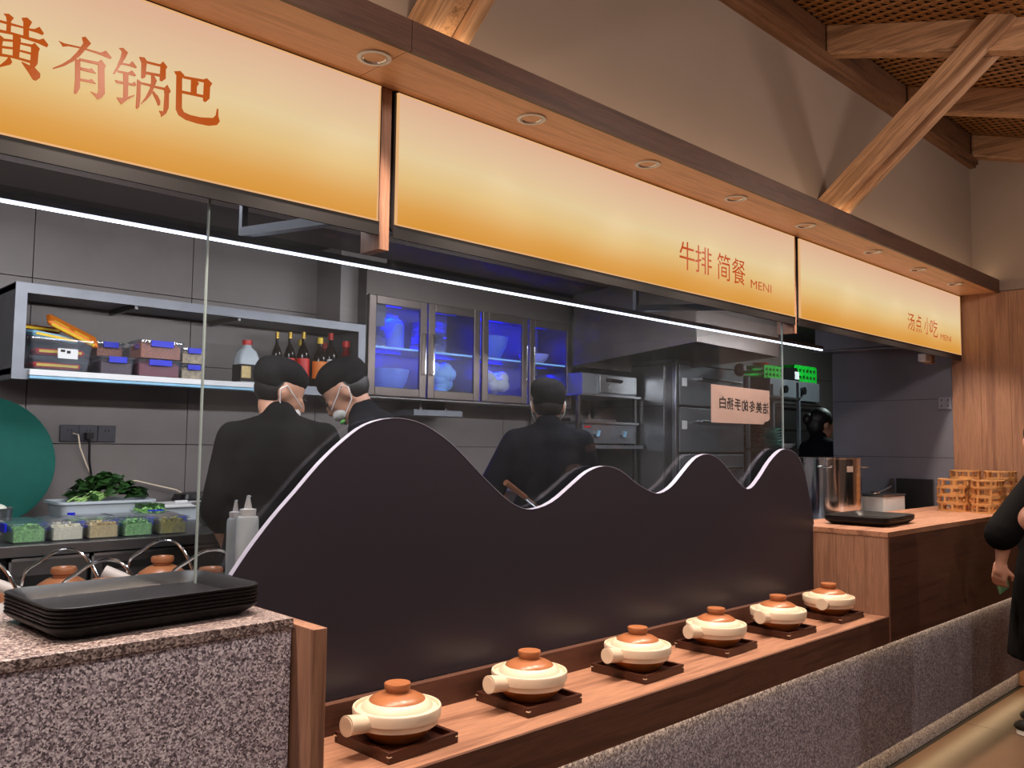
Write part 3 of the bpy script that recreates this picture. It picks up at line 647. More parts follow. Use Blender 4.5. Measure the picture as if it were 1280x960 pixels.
squeeze(1.19, 2.395, .024, .215, .55, 'slimmer squeeze bottle of tan sauce behind the white one')

# food boxes
W['f_scal'] = pm('chopped_scallion', (124, 178, 96), .5, var=.5, scale=160)
W['f_garlic'] = pm('chopped_garlic', (226, 216, 184), .5, var=.15, scale=160)
W['f_ginger'] = pm('chopped_ginger', (206, 180, 120), .5, var=.2, scale=160)
W['f_pick'] = pm('pickled_greens', (140, 128, 40), .4, var=.4, scale=120)
W['f_chili'] = pm('dried_chilli', (170, 96, 60), .5, var=.5, scale=120)
W['f_red'] = pm('red_beans', (130, 40, 50), .5, var=.35, scale=180)
W['f_mush'] = pm('dried_mushroom', (186, 160, 120), .5, var=.4, scale=60)
W['f_dark'] = pm('dark_spice', (80, 40, 44), .5, var=.4, scale=120)
def crumbs(L, Wd, z0, h, seed, n=150, s=.008):
    rnd = random.Random(seed); m = M().box(-L / 2, L / 2, -Wd / 2, Wd / 2, z0, z0 + h)
    for _ in range(n):
        x, y = rnd.uniform(-L / 2, L / 2) * .93, rnd.uniform(-Wd / 2, Wd / 2) * .93; hh = h * (1 - (x / L * 1.6) ** 2) * .35
        m.obox((x, y, z0 + h + hh * rnd.random()), (s * rnd.uniform(.7, 1.8), s, s), Matrix.Rotation(rnd.uniform(0, 3), 3, V((rnd.random(), rnd.random(), 1)).normalized()))
    return m
def foodbox(x, y, z, L, Wd, H, food, lab, grp, lid=True, seed=0, fillh=.5, clips='x', rz=0):
    t = thing('food_box', lab, 'container', (x, y, z), rz, grp)
    o = [[(a, b, zz_) for a, b in rrect(L - 2 * i, Wd - 2 * i, .012)] for i, zz_ in ((.006, 0), (.003, .004), (0, H * .86), (-.004, H * .87), (-.004, H * .9), (.002, H * .9), (.006, .005))]
    part('container', M().ring_loft(o, cap=True), 'clearplastic', t)
    part('food', crumbs(L - .018, Wd - .018, .005, H * fillh, seed), food, t)['kind'] = 'stuff'
    if lid: part('lid', M().ring_loft([[(a, b, zz_) for a, b in rrect(L + 2 * i, Wd + 2 * i, .014)] for i, zz_ in ((.004, H * .9), (.006, H * .905), (.006, H * .96), (.0, H), (-.008, H))]), 'clearplastic', t)
    if clips == 'x':
        for s in (-1, 1): part('clip', M().box(min(s * (L / 2 + .004), s * (L / 2 + .011)), max(s * (L / 2 + .004), s * (L / 2 + .011)), -Wd * .2, Wd * .2, H * .55, H * .97), 'blue', t, label='blue clip')
    else:
        part('clip', M().box(-L * .26, L * .26, -Wd / 2 - .011, -Wd / 2 - .004, H * .66, H * .98), 'blue', t, label='blue clip')
    return t
G = 'clear food boxes along the front of the steel worktop'
for i, (cx, fd, wl) in enumerate([(29, 'f_scal', 'chopped scallions'), (77, 'f_garlic', 'chopped garlic'), (121, 'f_ginger', 'minced ginger'), (164, 'f_scal', 'finely cut green scallion, between ginger and pickles'), (207, 'f_pick', 'yellow-green pickles')]):
    p = at(cx, 672, Y=3.44)
    foodbox(p.x, 3.44, 1.13, .115, .16, .070, fd, 'clear box of %s on the steel worktop%s' % (wl, ', leftmost' if i == 0 else ''), G, lid=True, seed=i, fillh=.62)
for i, cx in enumerate([20, 72, 118, 150, 196]):
    p = at(cx, 650, Y=3.66)
    foodbox(p.x, 3.655, 1.13, .12, .15, .064, ['f_red', 'f_mush', 'f_garlic', 'f_ginger', 'f_scal'][i], 'clear lidded box in the second row behind the box of ' + ['scallions at the left', 'garlic', 'ginger', 'cut green scallion', 'pickles'][i], 'clear boxes in the second row of the worktop', seed=20 + i, fillh=.5, clips='y')
# green cutting board
solo('round_cutting_board', M().add([(x_, y_ + (z_ - 1.13) * .22, z_) for x_, y_, z_ in M().ring_loft([[(.93 + .275 * rr * cos(t_), 4.10 + dy, 1.405 + .275 * rr * sin(t_)) for t_ in [2 * pi * q / 48 for q in range(48)]] for rr, dy in ((.98, 0), (1, .004), (1, .02), (.98, .024))]).v],
     M().ring_loft([[(0, 0, 0)] * 48] * 4).f), 'teal', 'large round teal cutting board leaning against the tiled wall', 'cutting board', smooth=True)
# eggs in steel pot
ep = thing('steel_pot', 'small steel pot full of pale eggs at the left edge', 'pot', (.86, 3.87, 1.13))
part('body', M().lathe([(.10, 0), (.105, .003), (.107, .09), (.112, .092), (.112, .095), (.104, .095), (.102, .01)], n=32), 'steel', ep, smooth=True)
for i, (dx, dy, dz) in enumerate([(.0, -.05, .085), (.06, -.03, .085), (-.06, -.02, .088), (.02, .03, .09), (-.03, .05, .088), (.065, .04, .085), (.03, -.01, .118), (-.03, -.005, .12)]):
    solo('egg', M().ell((.86 + dx, 3.87 + dy, 1.13 + dz), (.030, .024, .023), Matrix.Rotation(i * 1.1, 3, 'Z'), 14, 10), 'egg',
         'pale egg in the small steel pot, ' + ['lower layer at the front', 'lower layer, front right', 'lower layer, front left', 'lower layer, behind the middle', 'lower layer, back left', 'lower layer, back right', 'on top of the heap, right one', 'on top of the heap, left one'][i], 'egg', 'eggs heaped in the steel pot', smooth=True)
# vegetable tub and leaves
vt = thing('white_tub', 'long white tub heaped with dark leafy greens', 'tub', (1.35, 4.0, 1.13))
part('body', M().ring_loft([[(a, b, z) for a, b in rrect(L_, W_, .03)] for L_, W_, z in ((.36, .20, 0), (.385, .225, .092), (.41, .245, .093), (.41, .245, .104), (.385, .225, .104), (.35, .19, .02))]), 'whitetr', vt, smooth=True)
part('label_sticker', M().box(-.17, -.14, -.119, -.112, .02, .06), 'blue', vt, label='small blue sticker')
gv = thing('leafy_greens', 'heap of dark green leafy vegetables in the long white tub', 'vegetable', (1.36, 4.02, 1.175))
rnd = random.Random(3)
for i in range(110):
    a = rnd.uniform(0, 2 * pi); rr = rnd.random() ** .6; x_, y_ = .17 * rr * cos(a) + .01, .09 * rr * sin(a); z_ = .07 + .085 * (1 - rr * rr) + rnd.uniform(-.01, .012)
    L_, w_ = rnd.uniform(.05, .085), rnd.uniform(.016, .026); dr = Matrix.Rotation(rnd.uniform(0, 2 * pi), 3, 'Z') @ Matrix.Rotation(rnd.uniform(-.5, .5), 3, 'Y') @ Matrix.Rotation(rnd.uniform(-.8, .8), 3, 'X')
    pl = [(-L_ * .5, 0, -.01), (-L_ * .2, w_, .004), (-L_ * .2, 0, 0), (-L_ * .2, -w_, .004), (L_ * .2, w_, .006), (L_ * .2, 0, .004), (L_ * .2, -w_, .006), (L_ * .5, 0, -.008)]
    part('leaf', M().add([V((x_, y_, z_)) + dr @ V(q) for q in pl], [(0, 2, 1), (0, 3, 2), (1, 2, 5, 4), (2, 3, 6, 5), (4, 5, 7), (5, 6, 7)]), 'green', gv, smooth=True)
for i in range(16):
    a = rnd.uniform(-.06, .06); part('stalk', M().tube([(-.11 + a, -.08, .045 + rnd.uniform(0, .02)), (-.05 + a, -.06, .07 + rnd.uniform(0, .03)), (.0 + a, -.03, .085)], .005, 5, .003), 'greenlight', gv)
# cut scallions in a steel tray, white lidded tub, black appliance, steel pan
sg = thing('scallion_heap', 'small heap of cut green scallions between the tubs', 'vegetable', (1.50, 3.83, 1.20))
part('cut_pieces', M().add(*(lambda m: (m.v, m.f))(crumbs(.10, .08, 0, .012, 9, 120, .008))), 'green', sg)['kind'] = 'stuff'
foodbox(1.50, 3.83, 1.13, .13, .12, .068, 'f_scal', 'open clear box under the heap of cut scallions', None, lid=False, seed=5, fillh=.8, clips='y')
wt = thing('lidded_tub', 'low white lidded tub behind the steel bowl', 'tub', (1.72, 4.02, 1.13))
part('body', M().ring_loft([[(a, b, z) for a, b in rrect(L_, W_, .025)] for L_, W_, z in ((.27, .18, 0), (.29, .2, .06))]), 'whitetr', wt)
part('lid', M().ring_loft([[(a, b, z) for a, b in rrect(L_, W_, .025)] for L_, W_, z in ((.31, .22, .06), (.315, .225, .066), (.31, .22, .074), (.26, .17, .075))]), 'white', wt, smooth=True)
part('handle', M().box(-.03, .03, -.005, .005, .075, .085), 'white', wt)
bd = thing('rice_cooker', 'low black appliance with rounded lid behind the white lidded tub', 'appliance', (1.88, 4.18, 1.13))
part('body', M().ring_loft([[(a, b, z) for a, b in rrect(L_, W_, .04)] for L_, W_, z in ((.22, .14, 0), (.24, .16, .05), (.24, .16, .085))]), 'blackplastic', bd, smooth=True)
part('lid', M().ring_loft([[(a, b, z) for a, b in rrect(L_, W_, .04)] for L_, W_, z in ((.235, .155, .085), (.22, .14, .105), (.15, .08, .112))]), 'blackplastic', bd, smooth=True)
pn = thing('steel_bowl', 'polished deep steel bowl at the right end of the food boxes', 'bowl', (1.73, 3.62, 1.13))
part('bowl', M().lathe([(.075, 0), (.085, .004), (.098, .03), (.105, .088), (.125, .092), (.126, .096), (.104, .096), (.097, .03), (.07, .008)], n=36), 'chrome', pn, smooth=True)
# wall socket and cables
so = thing('wall_socket', 'dark three-gang power socket on the brown tiled wall', 'socket', (1.32, 4.3, 1.48))
for i in range(3):
    x_ = 1.255 + i * .083
    part('plate', M().box(x_, x_ + .081, 4.288, 4.2995, 1.487, 1.565), 'socket', so, w=True, bevel=.002)
    part('socket_hole', M().box(x_ + .03, x_ + .035, 4.2865, 4.289, 1.535, 1.545).box(x_ + .046, x_ + .051, 4.2865, 4.289, 1.535, 1.545), 'black', so, w=True)
p1 = M().tube([(1.31, 4.285, 1.525), (1.325, 4.26, 1.52), (1.335, 4.26, 1.46), (1.37, 4.27, 1.38), (1.40, 4.27, 1.31), (1.44, 4.27, 1.29), (1.60, 4.27, 1.30), (1.80, 4.27, 1.25), (1.88, 4.24, 1.2)], .0035, 6)
solo('power_cable', p1, 'creaminner', 'thin pale cable hanging from the left gang of the dark socket', 'cable', smooth=True)
p2 = M().box(1.36, 1.39, 4.25, 4.288, 1.50, 1.53).tube([(1.375, 4.26, 1.50), (1.378, 4.26, 1.40), (1.39, 4.26, 1.33), (1.39, 4.24, 1.25), (1.36, 4.2, 1.17), (1.35, 4.2, 1.135)], .0055, 6)
solo('power_cable', p2, 'blackplastic', 'black plug and cable in the middle gang of the dark socket', 'cable', smooth=True)

# ================================================================== WALL SHELF
ws = thing('wall_shelf', 'open steel wall shelf holding food boxes and bottles', 'shelf', (1.85, 3.95, 1.74))
x0, x1, z0, z1, yf, yb = .96, 2.695, 1.745, 2.15, 3.95, 4.295
part('bottom', M().box(x0, x1, yf + .01, yb, z0 + .02, z0 + .045), 'steelmatt', ws, w=True)
part('top', M().box(x0, x1, yf + .01, yb, z1 - .03, z1 - .005), 'steelmatt', ws, w=True)
part('side', M().box(x0, x0 + .012, yf + .01, yb, z0, z1), 'steelmatt', ws, w=True)
part('side', M().box(x1 - .012, x1, yf + .01, yb, z0, z1), 'steelmatt', ws, w=True)
part('front_frame', M().box(x0, x1, yf, yf + .012, z1 - .042, z1).box(x0, x0 + .045, yf, yf + .012, z0, z1 - .042).box(x1 - .045, x1, yf, yf + .012, z0, z1 - .042).box(x0 + .045, x1 - .045, yf, yf + .012, z0, z0 + .045), 'steelmatt', ws, w=True)
for x_ in (1.45, 1.95): part('stiffener', M().box(x_, x_ + .015, yf + .02, yb, z1 - .055, z1 - .03), 'steeldark', ws, w=True)
tl = thing('tube_rail', 'pale aluminium rail along the front of the wall shelf', 'rail', (1.5, 3.93, 1.75))
part('rail', M().box(1.02, 2.03, 3.925, 3.95, 1.762, 1.788), 'white', tl, w=True, bevel=.004)
part('rail', M().box(1.02, 2.03, 3.92, 3.95, 1.748, 1.760), 'lightblue', tl, w=True, bevel=.003)
ZS = 1.79
GB = 'clip-lid food boxes on the wall shelf'
foodbox(1.40, 4.08, ZS, .15, .13, .085, 'f_dark', 'low clip-lid box of dark spice beside the packet tub on the shelf', GB, seed=31, clips='y', fillh=.6)
foodbox(1.585, 4.07, ZS, .20, .15, .083, 'f_red', 'clip-lid box of red beans, bottom front of the shelf stack', GB, seed=32, clips='y', fillh=.65)
foodbox(1.59, 4.07, ZS + .084, .20, .15, .088, 'f_chili', 'clip-lid box of dried chillies, top of the shelf stack', GB, seed=33, clips='y', fillh=.65)
foodbox(1.76, 4.10, ZS, .12, .14, .075, 'f_mush', 'clip-lid box of pale grain, lower right on the shelf', GB, seed=34, clips='y', fillh=.55)
foodbox(1.76, 4.10, ZS + .076, .12, .14, .08, 'f_mush', 'clip-lid box of dried mushrooms, upper right on the shelf', GB, seed=35, clips='y', fillh=.55)
foodbox(1.42, 4.22, ZS + .086, .13, .10, .08, 'f_chili', 'clip-lid box behind, raised above the dark spice box', GB, seed=36, clips='y', fillh=.5)
pt = thing('packet_tub', 'clear plastic tub stuffed with red and yellow noodle packets', 'tub', (1.16, 4.08, ZS))
part('body', M().ring_loft([[(a, b, z) for a, b in rrect(L_, W_, .02)] for L_, W_, z in ((.22, .17, 0), (.25, .2, .13), (.265, .215, .131), (.265, .215, .139), (.25, .2, .139), (.215, .165, .004))]), 'clearplastic', pt)
part('handle', M().tube([(-.13, -.02, .11), (-.15, -.02, .10), (-.15, -.02, .07), (-.13, -.02, .06)], .005, 6), 'teal', pt, smooth=True)
part('sticker', M().box(-.02, .06, -.1035, -.100, .055, .098), 'white', pt, label='white picture sticker')
part('sticker_print', M().box(-.01, .008, -.105, -.1036, .083, .093).box(.015, .03, -.105, -.1036, .078, .09), 'ink', pt)
def packet(c, rx, ry, rz, col, lab, L_=.2):
    t = thing('food_packet', lab, 'packet', c); t.rotation_euler = (rx, ry, rz)
    part('wrapper', M().ring_loft([[(a, b, z) for a, b in rrect(l2, w2, .01)] for l2, w2, z in ((L_ * .93, .10, -.012), (L_, .115, 0), (L_ * .93, .10, .012))]), col, t, smooth=True)
    part('print_strip', M().box(-L_ * .42, L_ * .42, -.0585, -.054, -.005, .006).box(-L_ * .4, -L_ * .1, -.04, -.02, .0118, .0128).box(0, L_ * .3, -.04, -.02, .0118, .0128), 'yellow', t)
packet((1.15, 4.075, ZS + .025), 0, 0, .05, 'red', 'red noodle packet at the bottom of the clear tub')
packet((1.165, 4.075, ZS + .085), 0, 0, -.04, 'red', 'red noodle packet pressed against the tub sticker')
packet((1.14, 4.08, ZS + .155), .1, .12, .1, 'lightblue', 'pale blue plastic pack lying on top of the tub')
packet((1.215, 4.05, ZS + .185), .45, .42, .0, 'orange', 'orange-red packet lying tilted on top of the tub', .23)
packet((1.10, 4.2, ZS + .20), .1, 0, .3, 'redbottle', 'brown snack pack behind the tilted packet')
jg = thing('vinegar_jug', 'translucent jug with red cap and dark liquid on the shelf', 'jug', (2.07, 4.10, ZS))
part('body', M().ring_loft([[(a, b, z) for a, b in rrect(L_, W_, r_)] for L_, W_, r_, z in ((.10, .08, .02, 0), (.11, .09, .02, .01), (.11, .09, .02, .13), (.085, .07, .02, .17), (.045, .045, .02, .19), (.04, .04, .019, .205))]), 'whitetr', jg, smooth=True)
part('liquid', M().box(-.0552, .0552, -.0455, .0455, .012, .10), 'ink', jg); part('label', M().box(-.05, .0, -.0475, -.0458, .03, .09), 'f_ginger', jg, label='cream label'); part('cap', M().cyl((0, 0, .203), (0, 0, .228), .024), 'red', jg, smooth=True)
def bottle(x, y, r, h, body, cap, lab, lbl=None, neck=.3):
    t = thing('sauce_bottle', lab, 'bottle', (x, y, ZS), 0, 'sauce bottles at the right end of the wall shelf')
    part('body', M().lathe([(r * .9, 0), (r, .005), (r, h * .58), (r * .75, h * .68), (r * neck, h * .78), (r * neck, h * .95)], n=18), body, t, smooth=True)
    part('cap', M().lathe([(r * neck * 1.25, h * .88), (r * neck * 1.25, h), (r * neck, h * 1.005)], n=14), cap, t, smooth=True)
    if lbl: part('label', M().lathe([(r * 1.02, h * .18), (r * 1.02, h * .52)], n=18, cap=False), lbl, t, smooth=True, label='paper label')
bottle(2.25, 4.12, .028, .29, 'bottle', 'gold', 'slim dark bottle with gold neck, leftmost of the bottle row', 'red', .32)
bottle(2.315, 4.10, .030, .295, 'bottle', 'gold', 'dark bottle with gold neck, second in the bottle row', 'red', .32)
bottle(2.385, 4.08, .034, .30, 'bottle', 'gold', 'tall dark bottle with gold neck above the left cook cap', 'red', .3)
bottle(2.47, 4.05, .040, .275, 'bottle', 'yellow', 'dark bottle with orange and blue label and yellow cap', 'orange', .3)
bottle(2.43, 4.18, .035, .27, 'f_pick', 'yellow', 'yellow-capped oil bottle half hidden behind the dark ones', None, .4)
bottle(2.555, 4.08, .040, .31, 'bottle', 'red', 'tall ribbed dark bottle between the two cooks', 'white', .3)
bottle(2.59, 4.2, .035, .27, 'redbottle', 'red', 'red-capped bottle at the back of the bottle row', None, .4)
bottle(2.635, 4.05, .042, .27, 'redbottle', 'red', 'round red-labelled bottle, last in the row', 'white', .4)

# ================================================================== STERILISER CABINET
cb = thing('steriliser_cabinet', 'steel wall cabinet glowing blue behind four glass doors', 'cabinet', (3.57, 3.95, 1.76))
X0, X1 = 2.705, 4.42; z0, z1 = 1.762, 2.33
part('top', M().box(X0, X1, 3.965, 4.295, z1, 2.50), 'hoodsteel', cb, w=True)
part('bottom', M().box(X0, X1, 3.965, 4.295, z0 - .012, z0), 'steeldark', cb, w=True)
part('back', M().box(X0, X1, 4.28, 4.295, z0, z1), 'tilegrey', cb, w=True)
for x_ in (X0, 3.552, X1 - .012): part('side', M().box(x_, x_ + .012, 3.965, 4.28, z0, z1), 'steeldark', cb, w=True)
part('shelf', M().box(X0 + .012, X1 - .012, 3.975, 4.28, 2.035, 2.047), 'steel', cb, w=True)
part('shelf_edge', M().box(X0 + .02, X1 - .02, 3.968, 3.975, 2.037, 2.045), 'edgeline', cb, w=True, label='bright highlight along the shelf edge')
for (a, b, s) in ((2.712, 3.125, 1), (3.137, 3.548, -1), (3.570, 3.972, 1), (3.990, 4.405, -1)):
    f_ = .05
    d = part('door', M().box(a, a + f_, 3.945, 3.965, z0, z1).box(b - f_, b, 3.945, 3.965, z0, z1).box(a + f_, b - f_, 3.945, 3.965, z0, z0 + f_).box(a + f_, b - f_, 3.945, 3.965, z1 - f_, z1), 'cabframe', cb, w=True, bevel=.004)
    part('pane', M().box(a + f_, b - f_, 3.953, 3.957, z0 + f_, z1 - f_), 'cabglass', d, w=True)
    xh = b - .025 if s > 0 else a + .025
    part('handle', M().tube([(xh, 3.945, 1.90), (xh, 3.925, 1.90), (xh, 3.925, 2.14), (xh, 3.945, 2.14)], .005, 6), 'chrome', d, w=True, smooth=True)
for (x_, zl, e_) in ((2.93, 2.30, 7), (2.93, 2.02, 5), (3.36, 2.30, 1.6), (3.36, 2.02, .8), (3.77, 2.30, 6), (3.77, 2.02, 3.5), (4.2, 2.30, 1.5), (4.2, 2.02, 1.2)):
    light('steriliser_lamp', 'AREA', (x_, 4.12, zl), e_ * 5, (0, .003, 1), .3, (R(-8), 0, 0), size_y=.05, spread=R(95))
    part('uv_tube', M().cyl((x_ - .13, 4.12, zl + .012), (x_ + .13, 4.12, zl + .012), .008, n=10), 'uv' if e_ > 3 else 'bluebowl', cb, w=True, label='blue ultraviolet tube')
rnd = random.Random(5)
def bowlth(x, y, z, r, h, mat, lab, grp='bowls and tubs inside the blue-lit cabinet'):
    solo('bowl', M().lathe([(r * .5, 0), (r * .55, .003), (r * .9, h * .6), (r, h), (r * .96, h), (r * .85, h * .6), (r * .45, .008)], (x, y, z), 20), mat, lab, 'bowl', grp, smooth=True)
foodbox(2.83, 4.12, 2.047, .16, .16, .12, 'white', 'blue-lit clear tub on the upper shelf behind the first door', 'clear tubs inside the blue-lit cabinet', seed=50, fillh=.4)
sj = thing('plastic_jug', 'large pale jug glowing blue on the upper shelf behind the first door', 'jug', (3.0, 4.12, 2.047))
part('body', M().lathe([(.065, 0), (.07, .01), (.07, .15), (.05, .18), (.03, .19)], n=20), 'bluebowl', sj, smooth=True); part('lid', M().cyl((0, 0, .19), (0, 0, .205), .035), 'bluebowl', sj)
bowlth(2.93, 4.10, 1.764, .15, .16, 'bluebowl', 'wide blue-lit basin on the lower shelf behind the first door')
foodbox(3.27, 4.12, 2.047, .18, .16, .10, 'white', 'lower clear tub on the upper shelf behind the second door', 'clear tubs inside the blue-lit cabinet', seed=51, fillh=.4)
foodbox(3.27, 4.12, 2.148, .17, .16, .09, 'white', 'top clear tub on the upper shelf behind the second door', 'clear tubs inside the blue-lit cabinet', seed=52, fillh=.4)
def bag(x, y, z, r, mat, lab, n=14):
    m = M(); rn = random.Random(int(x * 100))
    for _ in range(n):
        m.ell((x + rn.uniform(-r, r) * .6, y + rn.uniform(-r, r) * .3, z + .05 + rn.random() * r), (.05, .04, .045), None, 10, 7)
    o = solo('bag', m, mat, lab, 'bag', smooth=True); return o
bag(3.36, 4.1, 1.765, .14, 'lightblue', 'pale plastic bag of bowls on the lower shelf, second door', 22)
bag(3.80, 4.08, 1.765, .12, 'f_garlic', 'bundled pale dumpling bag on the lower shelf, third door', 20)
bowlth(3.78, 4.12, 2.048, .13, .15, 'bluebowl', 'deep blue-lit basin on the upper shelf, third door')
bowlth(4.2, 4.12, 2.048, .11, .07, 'white', 'shallow pale bowl on the upper shelf, fourth door')
foodbox(4.22, 4.12, 1.764, .2, .16, .13, 'white', 'clear tub on the lower shelf behind the fourth door', 'clear tubs inside the blue-lit cabinet', seed=53, fillh=.4)
ul = thing('under_cabinet_box', 'slim steel box hanging below the blue-lit cabinet', 'box', (3.3, 4.1, 1.66))
part('body', M().box(3.12, 3.5, 4.05, 4.29, 1.665, 1.70), 'steelmatt', ul, w=True); part('bracket', M().box(3.2, 3.22, 4.1, 4.29, 1.70, 1.749).box(3.4, 3.42, 4.1, 4.29, 1.70, 1.749), 'steeldark', ul, w=True)

gn = thing('steel_pan', 'shallow steel food pan with rim, glimpsed over the first dip of the wave panel', 'pan', (3.22, 3.52, 1.13))
part('pan', M().ring_loft([[(a, b, z) for a, b in rrect(L_, W_, .03)] for L_, W_, z in ((.40, .24, 0), (.43, .26, .11), (.46, .29, .112), (.46, .29, .117), (.42, .25, .117), (.39, .23, .03))]), 'steel', gn, smooth=True)
part('blue_sheen', M().box(-.19, .19, -.11, .11, .085, .09), 'lightblue', gn, label='pale blue sheen on the steel')  # bluish reflection of the steel put in as a pale slab
# ================================================================== HOOD, LED RAIL
hd = thing('extractor_hood', 'large steel extractor hood above the ovens', 'hood', (4.6, 2.78, 2.05))
L0, L1, L2, L3 = (4.184, 2.78, 2.105), (5.13, 2.78, 2.09), (5.25, 3.9, 2.04), (4.37, 3.9, 2.04)
def wall4(a, b, za, zb, th=.012):
    d = (V(b) - V(a)); nrm = V((-d.y, d.x, 0)).normalized() * th
    return M().hexa([a, b, tuple(V(b) + nrm), tuple(V(a) + nrm), (a[0], a[1], za), (b[0], b[1], zb), (b[0] + nrm.x, b[1] + nrm.y, zb), (a[0] + nrm.x, a[1] + nrm.y, za)])
for nm, a, b in (('front_panel', L0, L1), ('right_panel', L1, L2), ('back_panel', L2, L3), ('left_panel', L3, L0)):
    part(nm, wall4(a, b, 2.598, 2.598), 'hoodsteel', hd, w=True)
part('inner_top', M().prism([(4.2, 2.8), (5.12, 2.8), (5.24, 3.88), (4.38, 3.88)], 2.35, 2.36, 'z'), 'black', hd, w=True)
part('lamp', M().ell((4.45, 3.5, 2.33), (.02, .02, .02)), 'lamp', hd, w=True, smooth=True)
lr = thing('led_rail', 'thin cool-white led light rail running across the kitchen', 'light', (2.3, 2.5, 2.11))
part('tube', M().box(-1.3, 5.165, 2.495, 2.505, 2.114, 2.1205), 'led', lr, w=True, label='glowing strip')
part('housing', M().box(-1.3, 5.165, 2.49, 2.512, 2.1215, 2.142), 'steelmatt', lr, w=True)
for xa, xb in ((1.235, 1.357), (3.246, 3.51), (-.6, -.5)):
    part('arm', M().bar((xa, 2.5, 2.155), (xb, 2.08, 2.150), .03, .028), 'steelmatt', lr, w=True)
    part('hanger', M().bar((xa, 2.5, 2.145), (xa, 2.5, 2.34), .02, .02, (0, 1, 0)), 'steelmatt', lr, w=True)
    part('hanger', M().bar((xa, 2.5, 2.34), (xa + .01, 2.36, 2.42), .02, .02), 'steelmatt', lr, w=True)
hb = solo('header_rail', M().box(-1.35, 6.2, 2.08, 2.11, 2.13, 2.17), 'steelmatt', 'thin steel rail fixed behind the bottom of the lit signs', 'rail')
sd = thing('dome_camera', 'small white and dark sensor hanging above the ovens', 'camera', (5.9, 3.45, 2.0))
part('arm', M().cyl((5.72, 3.45, 2.10), (5.72, 3.45, 2.598), .008), 'white', sd, w=True); part('head', M().ell((5.72, 3.42, 2.08), (.045, .045, .05)), 'black', sd, w=True, smooth=True); part('dial', M().ell((5.71, 3.375, 2.09), (.022, .01, .022)), 'white', sd, w=True, smooth=True)

# ================================================================== OVENS ETC
ds = thing('equipment_rack', 'steel rack with two shelves for drawer box and griddle', 'rack', (4.65, 3.8, .15))
part('shelf', M().box(4.33, 4.975, 3.78, 4.29, 1.835, 1.850), 'steel', ds, w=True)
part('shelf', M().box(4.32, 4.975, 3.76, 4.29, 1.475, 1.50), 'steelmatt', ds, w=True)
for x_ in (4.33, 4.95):
    for y_ in (3.82, 4.26): part('leg', M().box(x_, x_ + .022, y_, y_ + .022, .15, 1.84), 'steeldark', ds, w=True)
part('lower_shelf', M().box(4.33, 4.97, 3.80, 4.28, .9, .92), 'steeldark', ds, w=True)
db = thing('drawer_box', 'steel drawer unit with black handle, on the upper rack shelf', 'drawer', (4.65, 3.8, 1.85))
part('body', M().box(4.36, 4.945, 3.81, 4.28, 1.852, 1.99), 'steelmatt', db, w=True); part('front', M().box(4.53, 4.94, 3.795, 3.81, 1.862, 1.985), 'steel', db, w=True, bevel=.002)
part('handle', M().tube([(4.60, 3.795, 1.95), (4.61, 3.77, 1.952), (4.74, 3.77, 1.948), (4.75, 3.795, 1.945)], .010, 8), 'blackplastic', db, w=True, smooth=True)
gr = thing('griddle', 'steel countertop griddle with two round knobs', 'griddle', (4.65, 3.8, 1.5))
part('body', M().box(4.37, 4.945, 3.81, 4.25, 1.51, 1.645), 'steelmatt', gr, w=True, bevel=.003); part('top_plate', M().box(4.36, 4.96, 3.79, 4.26, 1.646, 1.662), 'steel', gr, w=True)
part('splash', M().box(4.40, 4.90, 3.95, 4.25, 1.663, 1.685), 'steeldark', gr, w=True); part('badge', M().box(4.38, 4.45, 3.807, 3.81, 1.617, 1.630), 'red', gr, w=True, label='small red badge')
for x_ in (4.50, 4.79):
    k_ = part('knob', M().cyl((x_, 3.81, 1.578), (x_, 3.785, 1.578), .024), 'steel', gr, w=True, smooth=True); part('knob_grip', M().obox((x_, 3.778, 1.578), (.009, .016, .044), Matrix.Rotation(.4, 3, 'Y')), 'lightblue', k_, w=True)
for x_ in (4.40, 4.9): part('foot', M().cyl((x_, 3.86, 1.50), (x_, 3.86, 1.512), .015), 'black', gr, w=True)
tc_ = thing('steam_cabinet', 'tall steel cabinet with three stacked doors, right of the griddle', 'cabinet', (5.45, 3.5, .15))
part('body', M().box(5.005, 5.93, 3.515, 4.28, .20, 2.09), 'steeldark', tc_, w=True); part('corner_post', M().box(5.0, 5.035, 3.495, 3.53, .15, 2.11), 'steel', tc_, w=True, bevel=.003)
part('side_panel', M().box(4.995, 5.006, 3.60, 4.26, .25, 1.78), 'steel', tc_, w=True); part('side_panel', M().box(4.995, 5.006, 3.60, 4.26, 1.785, 2.07), 'steel', tc_, w=True)
part('top_cap', M().box(5.0, 5.95, 3.5, 4.28, 2.09, 2.112), 'steelmatt', tc_, w=True)
for i, (a, b) in enumerate(((1.79, 2.08), (1.455, 1.775), (1.12, 1.44), (.78, 1.10))):
    d = part('door', M().box(5.045, 5.90, 3.495, 3.514, a, b), 'steelmatt', tc_, w=True, bevel=.005)
    if i < 3:
        hz = (1.985, 1.68, 1.34)[i]; part('handle', M().tube([(5.26, 3.495, hz), (5.26, 3.455, hz), (5.80, 3.455, hz), (5.80, 3.495, hz)], .009, 8), 'chrome', d, w=True, smooth=True)
        part('warning_label', M().box(5.07, 5.13, 3.492, 3.495, hz - .06, hz + .0), 'white', d, w=True, label='small paper label')
rk = thing('dish_rack', 'steel rack of stacked dishes between steam cabinet and oven', 'rack', (6.3, 3.6, .15))
for x_ in (5.98, 6.80):
    for y_ in (3.50, 3.74): part('leg', M().box(x_, x_ + .025, y_, y_ + .025, .15, 2.05), 'steelmatt', rk, w=True)
